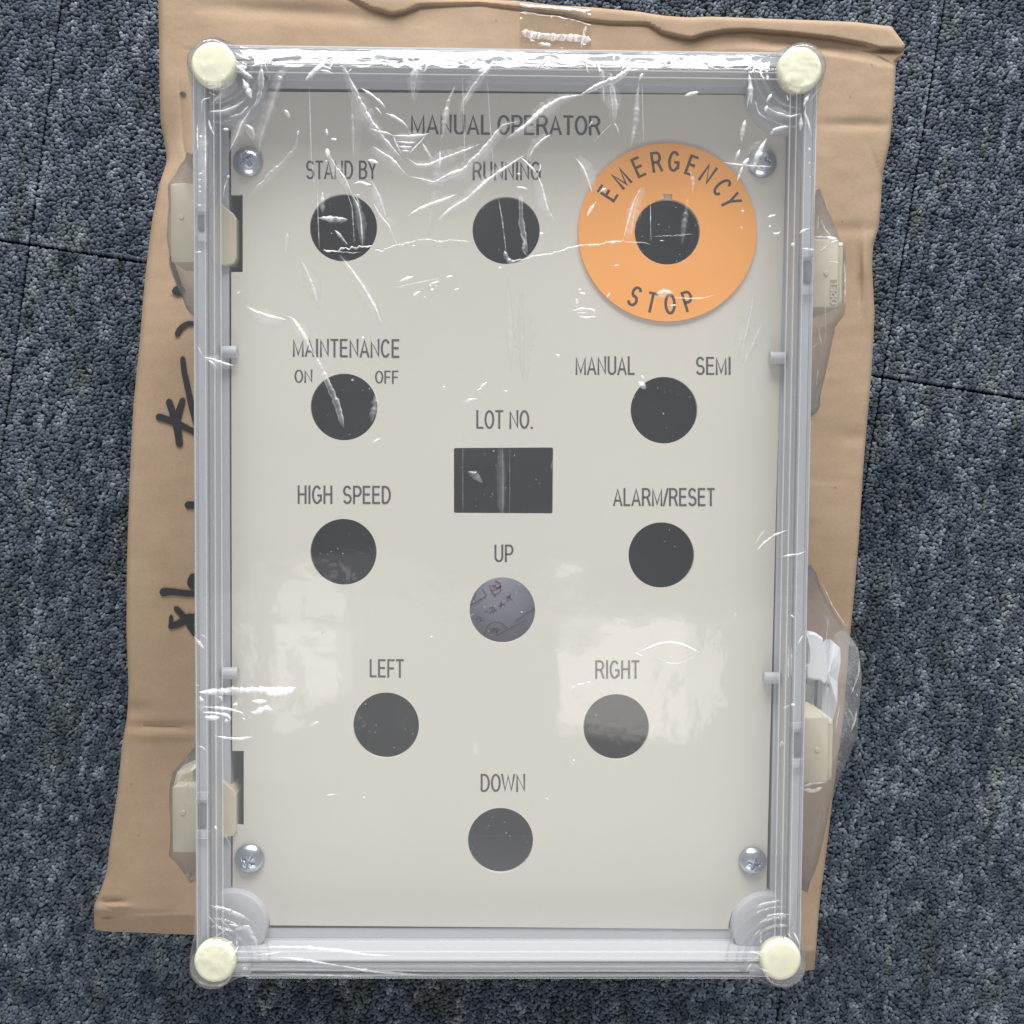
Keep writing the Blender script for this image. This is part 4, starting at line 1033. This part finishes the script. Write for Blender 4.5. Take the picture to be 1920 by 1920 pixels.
    ([(376, 258), (382, 260)], 4, .9, 0), ([(374, 330), (382, 327)], 3, .9, 0), ([(374, 341), (380, 339)], 3, .9, 0), ([(374, 354), (380, 352)], 3, .9, 0), ([(374, 362), (380, 361)], 3, .9, 0), ([(368, 388), (380, 387)], 3, .8, 0), ([(430, 335), (424, 350), (420, 378)], 2, .6, 0), ([(428, 332), (433, 336)], 5, .8, 0), ([(364, 473), (374, 474), (380, 474)], 3.5, .9, 0),
    ([(1510, 200), (1506, 215), (1512, 230), (1520, 258)], 4, .8, 0), ([(1517, 178), (1508, 192), (1504, 205)], 6, .7, 0), ([(1500, 215), (1499, 240), (1498, 250)], 5, .6, 0), ([(1414, 190), (1420, 215), (1440, 228)], 3, .4, 0), ([(1432, 200), (1450, 214), (1480, 222), (1500, 215)], 4, .6, 0), ([(1434, 196), (1440, 186), (1446, 178)], 6, .8, 0), ([(1432, 213), (1437, 200)], 7, .8, 0),
    ([(1513, 284), (1518, 281)], 4, .9, 0), ([(1513, 308), (1521, 307)], 4, .7, 0), ([(1516, 336), (1519, 332)], 3, .8, 0),
    ([(880, 1155), (890, 1150)], 2, .3, 0), ([(1033, 880), (1036, 862)], 5, .15, 0), ([(942, 830), (943, 900), (943, 975)], 3, .14, 0), ([(955, 830), (956, 900), (955, 975)], 2, .12, 0), ([(868, 800), (868, 980)], 2, .14, 0), ([(876, 885), (890, 890), (905, 905)], 10, .22, 0),
    ([(1412, 1700), (1435, 1692), (1462, 1686)], 6, .3, 0), ([(1420, 1730), (1440, 1715), (1480, 1712)], 5, .3, 0), ([(1410, 1755), (1425, 1738)], 3, .5, 0), ([(395, 1695), (430, 1706), (470, 1722)], 8, .25, 0), ([(440, 1740), (465, 1735), (480, 1752)], 8, .4, 0), ([(468, 1746), (482, 1760), (484, 1790)], 5, .4, 0), ([(430, 1730), (450, 1734)], 4, .6, 0),
]
for pts, w, op, d in S:
    glint_crease(pts, w * 1.3, op * .82, bool(d))
    L_ = float(np.hypot(*np.diff(np.array(pts, float), axis=0).T).sum())
    if L_ > 62 and 2.5 < w < 8.5 and pts[0][1] < 900:      # wide faint veil beside a long fold, its sheen put into the colour
        sh = rng.normal(0, 4)
        glint_crease([(x_ + sh, y_ + rng.normal(0, 2)) for x_, y_ in pts], 20 + w * 1.5, .13 * op + .03, h=.05, taper=.5)
# torn overlap line of the film running across the upper panel
glint_crease([(606, 472), (620, 472), (634, 474), (641, 466), (652, 468), (668, 466), (682, 465), (700, 462)], 3.5, .85, jag=2.2, taper=.05)
glint_crease([(612, 470), (660, 476), (678, 474)], 2, .5, jag=1.0)
glint_crease([(702, 470), (718, 474), (728, 465), (745, 463), (760, 458), (782, 452)], 2.6, .6, jag=1.8, taper=.05)
glint_crease([(782, 452), (805, 450), (820, 454), (848, 452), (880, 454)], 2.4, .55, jag=1.2, taper=.05)
glint_crease([(958, 492), (985, 486), (1010, 479), (1035, 477), (1060, 468), (1085, 462), (1112, 461), (1142, 455), (1170, 453)], 2.8, .7, jag=1.6, taper=.03)
glint_crease([(1222, 444), (1262, 443), (1302, 440)], 2, .3, jag=.8)
for x_, y_, w_ in ((776, 463, 5), (764, 458, 4), (826, 456, 4), (1148, 457, 6), (1106, 462, 5), (1062, 469, 4), (1032, 478, 4), (938, 504, 5), (672, 368, 4), (1015, 440, 5), (1240, 453, 3)): glint_crease([(x_ - 4, y_), (x_, y_ - 1), (x_ + 4, y_)], w_, .85)
# crushed facet by the lower left rim, its glare coloured in white
glint_crease([(372, 1297), (400, 1296), (450, 1294), (500, 1293), (530, 1294), (557, 1288)], 13, .8, taper=.12)
glint_crease([(495, 1299), (520, 1300), (540, 1297), (556, 1288)], 18, 1, taper=.3)
# crumpled strip along the far rim
for k in range(60):
    x0 = 440 + rng.uniform(0, 1010); y0 = 98 + abs(rng.normal(0, 12)); a = rng.normal(0, .5) + (math.pi * .72 if rng.random() < .35 else 0); L = rng.uniform(10, 48)
    glint_crease([(x0, y0), (x0 + L * .5 * math.cos(a) + rng.normal(0, 2), min(136, y0 + L * .5 * abs(math.sin(a)))), (x0 + L * math.cos(a), min(140, y0 + L * abs(math.sin(a))))], rng.uniform(2.5, 8), rng.uniform(.3, .9))
for cx_, cy_ in CAPS:
    for k in range(16):
        a = rng.uniform(0, 2 * math.pi); r1 = rng.uniform(28, 58); r2 = r1 + rng.uniform(6, 26); tw = rng.normal(0, .25)
        X0, Y0 = cx_ + r1 * math.cos(a), cy_ + r1 * math.sin(a); X1, Y1 = cx_ + r2 * math.cos(a + tw), cy_ + r2 * math.sin(a + tw)
        if X1 < np.interp(Y1, FO['L'][:, 1], FO['L'][:, 0]) + 3 or X1 > np.interp(Y1, FO['R'][:, 1], FO['R'][:, 0]) - 3 or Y1 < 80 or Y1 > 1838: continue
        glint_crease([(X0, Y0), ((X0 + X1) / 2 + rng.normal(0, 2), (Y0 + Y1) / 2), (X1, Y1)], rng.uniform(1.5, 4.5), rng.uniform(.25, .7))
# creases on the bulging sides
side = lambda z: (lambda x, y: np.full(np.shape(x), z))
for pts, w, op, z in (([(1611, 1232), (1610, 1262), (1600, 1290), (1594, 1304)], 4, .95, .2475), ([(1606, 1330), (1603, 1350), (1595, 1372)], 5, .95, .2475), ([(1606, 1300), (1607, 1306)], 3, .7, .2475), ([(1575, 1315), (1570, 1345), (1566, 1372)], 2.5, .7, .252),
                      ([(1520, 445), (1545, 446), (1572, 449)], 8, .95, .259), ([(1571, 450), (1555, 458), (1540, 470), (1534, 474)], 6, .9, .2585), ([(1560, 446), (1545, 430), (1538, 410)], 5, .7, .260), ([(1535, 400), (1532, 440)], 3, .6, .264),
                      ([(1552, 492), (1560, 490), (1568, 492), (1573, 494)], 3, .8, .258), ([(1502, 1475), (1520, 1470), (1545, 1467), (1549, 1468)], 5, .9, .258), ([(1504, 1480), (1525, 1484), (1542, 1476)], 9, .8, .257),
                      ([(1532, 1330), (1542, 1340), (1550, 1346)], 5, .95, .2585), ([(344, 1470), (354, 1474)], 8, .9, .259), ([(342, 1484), (350, 1500), (362, 1510)], 2, .7, .2585), ([(320, 346), (345, 345), (362, 345)], 3, .8, .2575),
                      ([(1540, 1090), (1560, 1135), (1590, 1180)], 2.5, .5, .249), ([(1545, 1140), (1552, 1170), (1545, 1230), (1552, 1330)], 3, .45, .255), ([(1546, 530), (1548, 620), (1545, 660)], 3, .4, .250), ([(1583, 485), (1584, 520), (1584, 575)], 3, .5, .249),
                      ([(360, 1410), (345, 1432), (330, 1455)], 3, .5, .252)):
    glint_crease(pts, w, op, zfun=side(z + (.0095 if z < .2550 else .0030)))

for x0, x1, y0, y1, n_ in ((332, 360, 300, 340, 4), (326, 358, 505, 590, 6), (1536, 1566, 370, 445, 6), (1530, 1562, 600, 720, 8), (1540, 1600, 1130, 1200, 7), (1562, 1604, 1210, 1420, 14), (1518, 1552, 1490, 1640, 9), (330, 358, 1425, 1465, 4), (326, 352, 1604, 1640, 4)):
    for k in range(n_):
        xa, ya = rng.uniform(x0, x1), rng.uniform(y0, y1); a = math.pi / 2 + rng.normal(0, .35); L_ = rng.uniform(.25, .7) * min(y1 - y0, 110)
        p_ = [(xa, ya), (xa + .5 * L_ * math.cos(a) + rng.normal(0, 2), min(y1, ya + .5 * L_ * math.sin(a))), (xa + L_ * math.cos(a), min(y1 + 5, ya + L_ * math.sin(a)))]
        if any(math.hypot(x_ - 940, y_ - 960) > float(polar_r(dense, math.atan2(y_ - 960, x_ - 940))) - 6 for x_, y_ in p_): continue
        glint_crease(p_, rng.uniform(1.5, 5), rng.uniform(.2, .65), rng.random() < .4, zfun=side(.2592))
# dust and specks caught on the film
n = 330; pts = []
while len(pts) < n:
    if rng.random() < .75:
        hx, hy, hr = holes[rng.integers(len(holes))]; a = rng.uniform(0, 6.28); r = hr * math.sqrt(rng.random()); pts.append((hx + r * math.cos(a), hy + r * math.sin(a)))
    elif rng.random() < .6: pts.append((rng.uniform(852, 1036), rng.uniform(840, 962)))
    else: pts.append((rng.uniform(440, 1440), rng.uniform(190, 1720)))
pts = np.array(pts); cz = film_z(pts[:, 0], pts[:, 1]); c = P(pts[:, 0], pts[:, 1], .2745); c[:, 2] = cz + .0002
ang = rng.uniform(0, 6.28, n); sl_ = rng.gamma(2, .00004, n) + .00004; sw = sl_ * rng.uniform(.4, 1, n)
VV = np.zeros((n, 4, 3))
for k, (a_, b_) in enumerate(((-1, -1), (1, -1), (1, 1), (-1, 1))):
    VV[:, k, 0] = c[:, 0] + a_ * sl_ * np.cos(ang) - b_ * sw * np.sin(ang); VV[:, k, 1] = c[:, 1] + a_ * sl_ * np.sin(ang) + b_ * sw * np.cos(ang); VV[:, k, 2] = c[:, 2] + .0001 * (k % 2)
o = obj('dust', VV.reshape(-1, 3), (np.arange(n) * 4)[:, None] + np.arange(4), M['glint_crease'], wrap, kind='stuff')
at = o.data.attributes.new('haze', 'FLOAT', 'POINT'); at.data.foreach_set('value', np.repeat(rng.uniform(.08, .34, n), 4).astype(np.float32))

# ------------------------------------------------------------------ loose pieces held in the film on the right
z = .236
sc = empty('paper_scrap', tuple(P(1555, 1280, .2)), 'crumpled white paper scrap caught in the film beside the lower right latch', 'paper')
pp = [(1548, 1200), (1556, 1198), (1566, 1206), (1574, 1214), (1576, 1240), (1572, 1280), (1568, 1320), (1560, 1360), (1505, 1360), (1505, 1278), (1520, 1230)]
q = P([p[0] for p in pp], [p[1] for p in pp], .226); c = q.mean(0)
V = [c + np.array([0, 0, .0015])] + list(q)
for i in range(len(q)): V[i + 1] = V[i + 1] + np.array([0, 0, .0012 * math.sin(i * 2.3)])
V = np.array(V); Vb = V - np.array([0, 0, .0004]); k = len(pp) + 1
F = [(0, i + 1, (i + 1) % len(pp) + 1) for i in range(len(pp))][::-1] + [(k, k + (i + 1) % len(pp) + 1, k + i + 1) for i in range(len(pp))] + [(i + 1, k + i + 1, k + (i + 1) % len(pp) + 1, (i + 1) % len(pp) + 1) for i in range(len(pp))]
obj('sheet', np.concatenate([V, Vb]), F, M['white'], sc)
ky = empty('cabinet_key', tuple(P(1533, 1260, .22)), 'white plastic piece with a grey metal stem lying on the paper scrap', 'key')
prism_px('key_head', [(1512, 1190), (1517, 1185), (1532, 1188), (1543, 1196), (1547, 1220), (1550, 1250), (1552, 1278), (1546, 1284), (1540, 1277), (1514, 1273), (1512, 1250), (1516, 1245), (1517, 1215)], .2290, .2330, M['white'], ky, .0006)
prism_px('key_stem', [(1534, 1272), (1543, 1272), (1541, 1330), (1531, 1330)], .2290, .2325, M['steel'], ky, .0005)
prism_px('key_collar', [(1514, 1272), (1514, 1283), (1533, 1281), (1556, 1290), (1556, 1284), (1540, 1276)], .2270, .2300, M['steel'], ky)
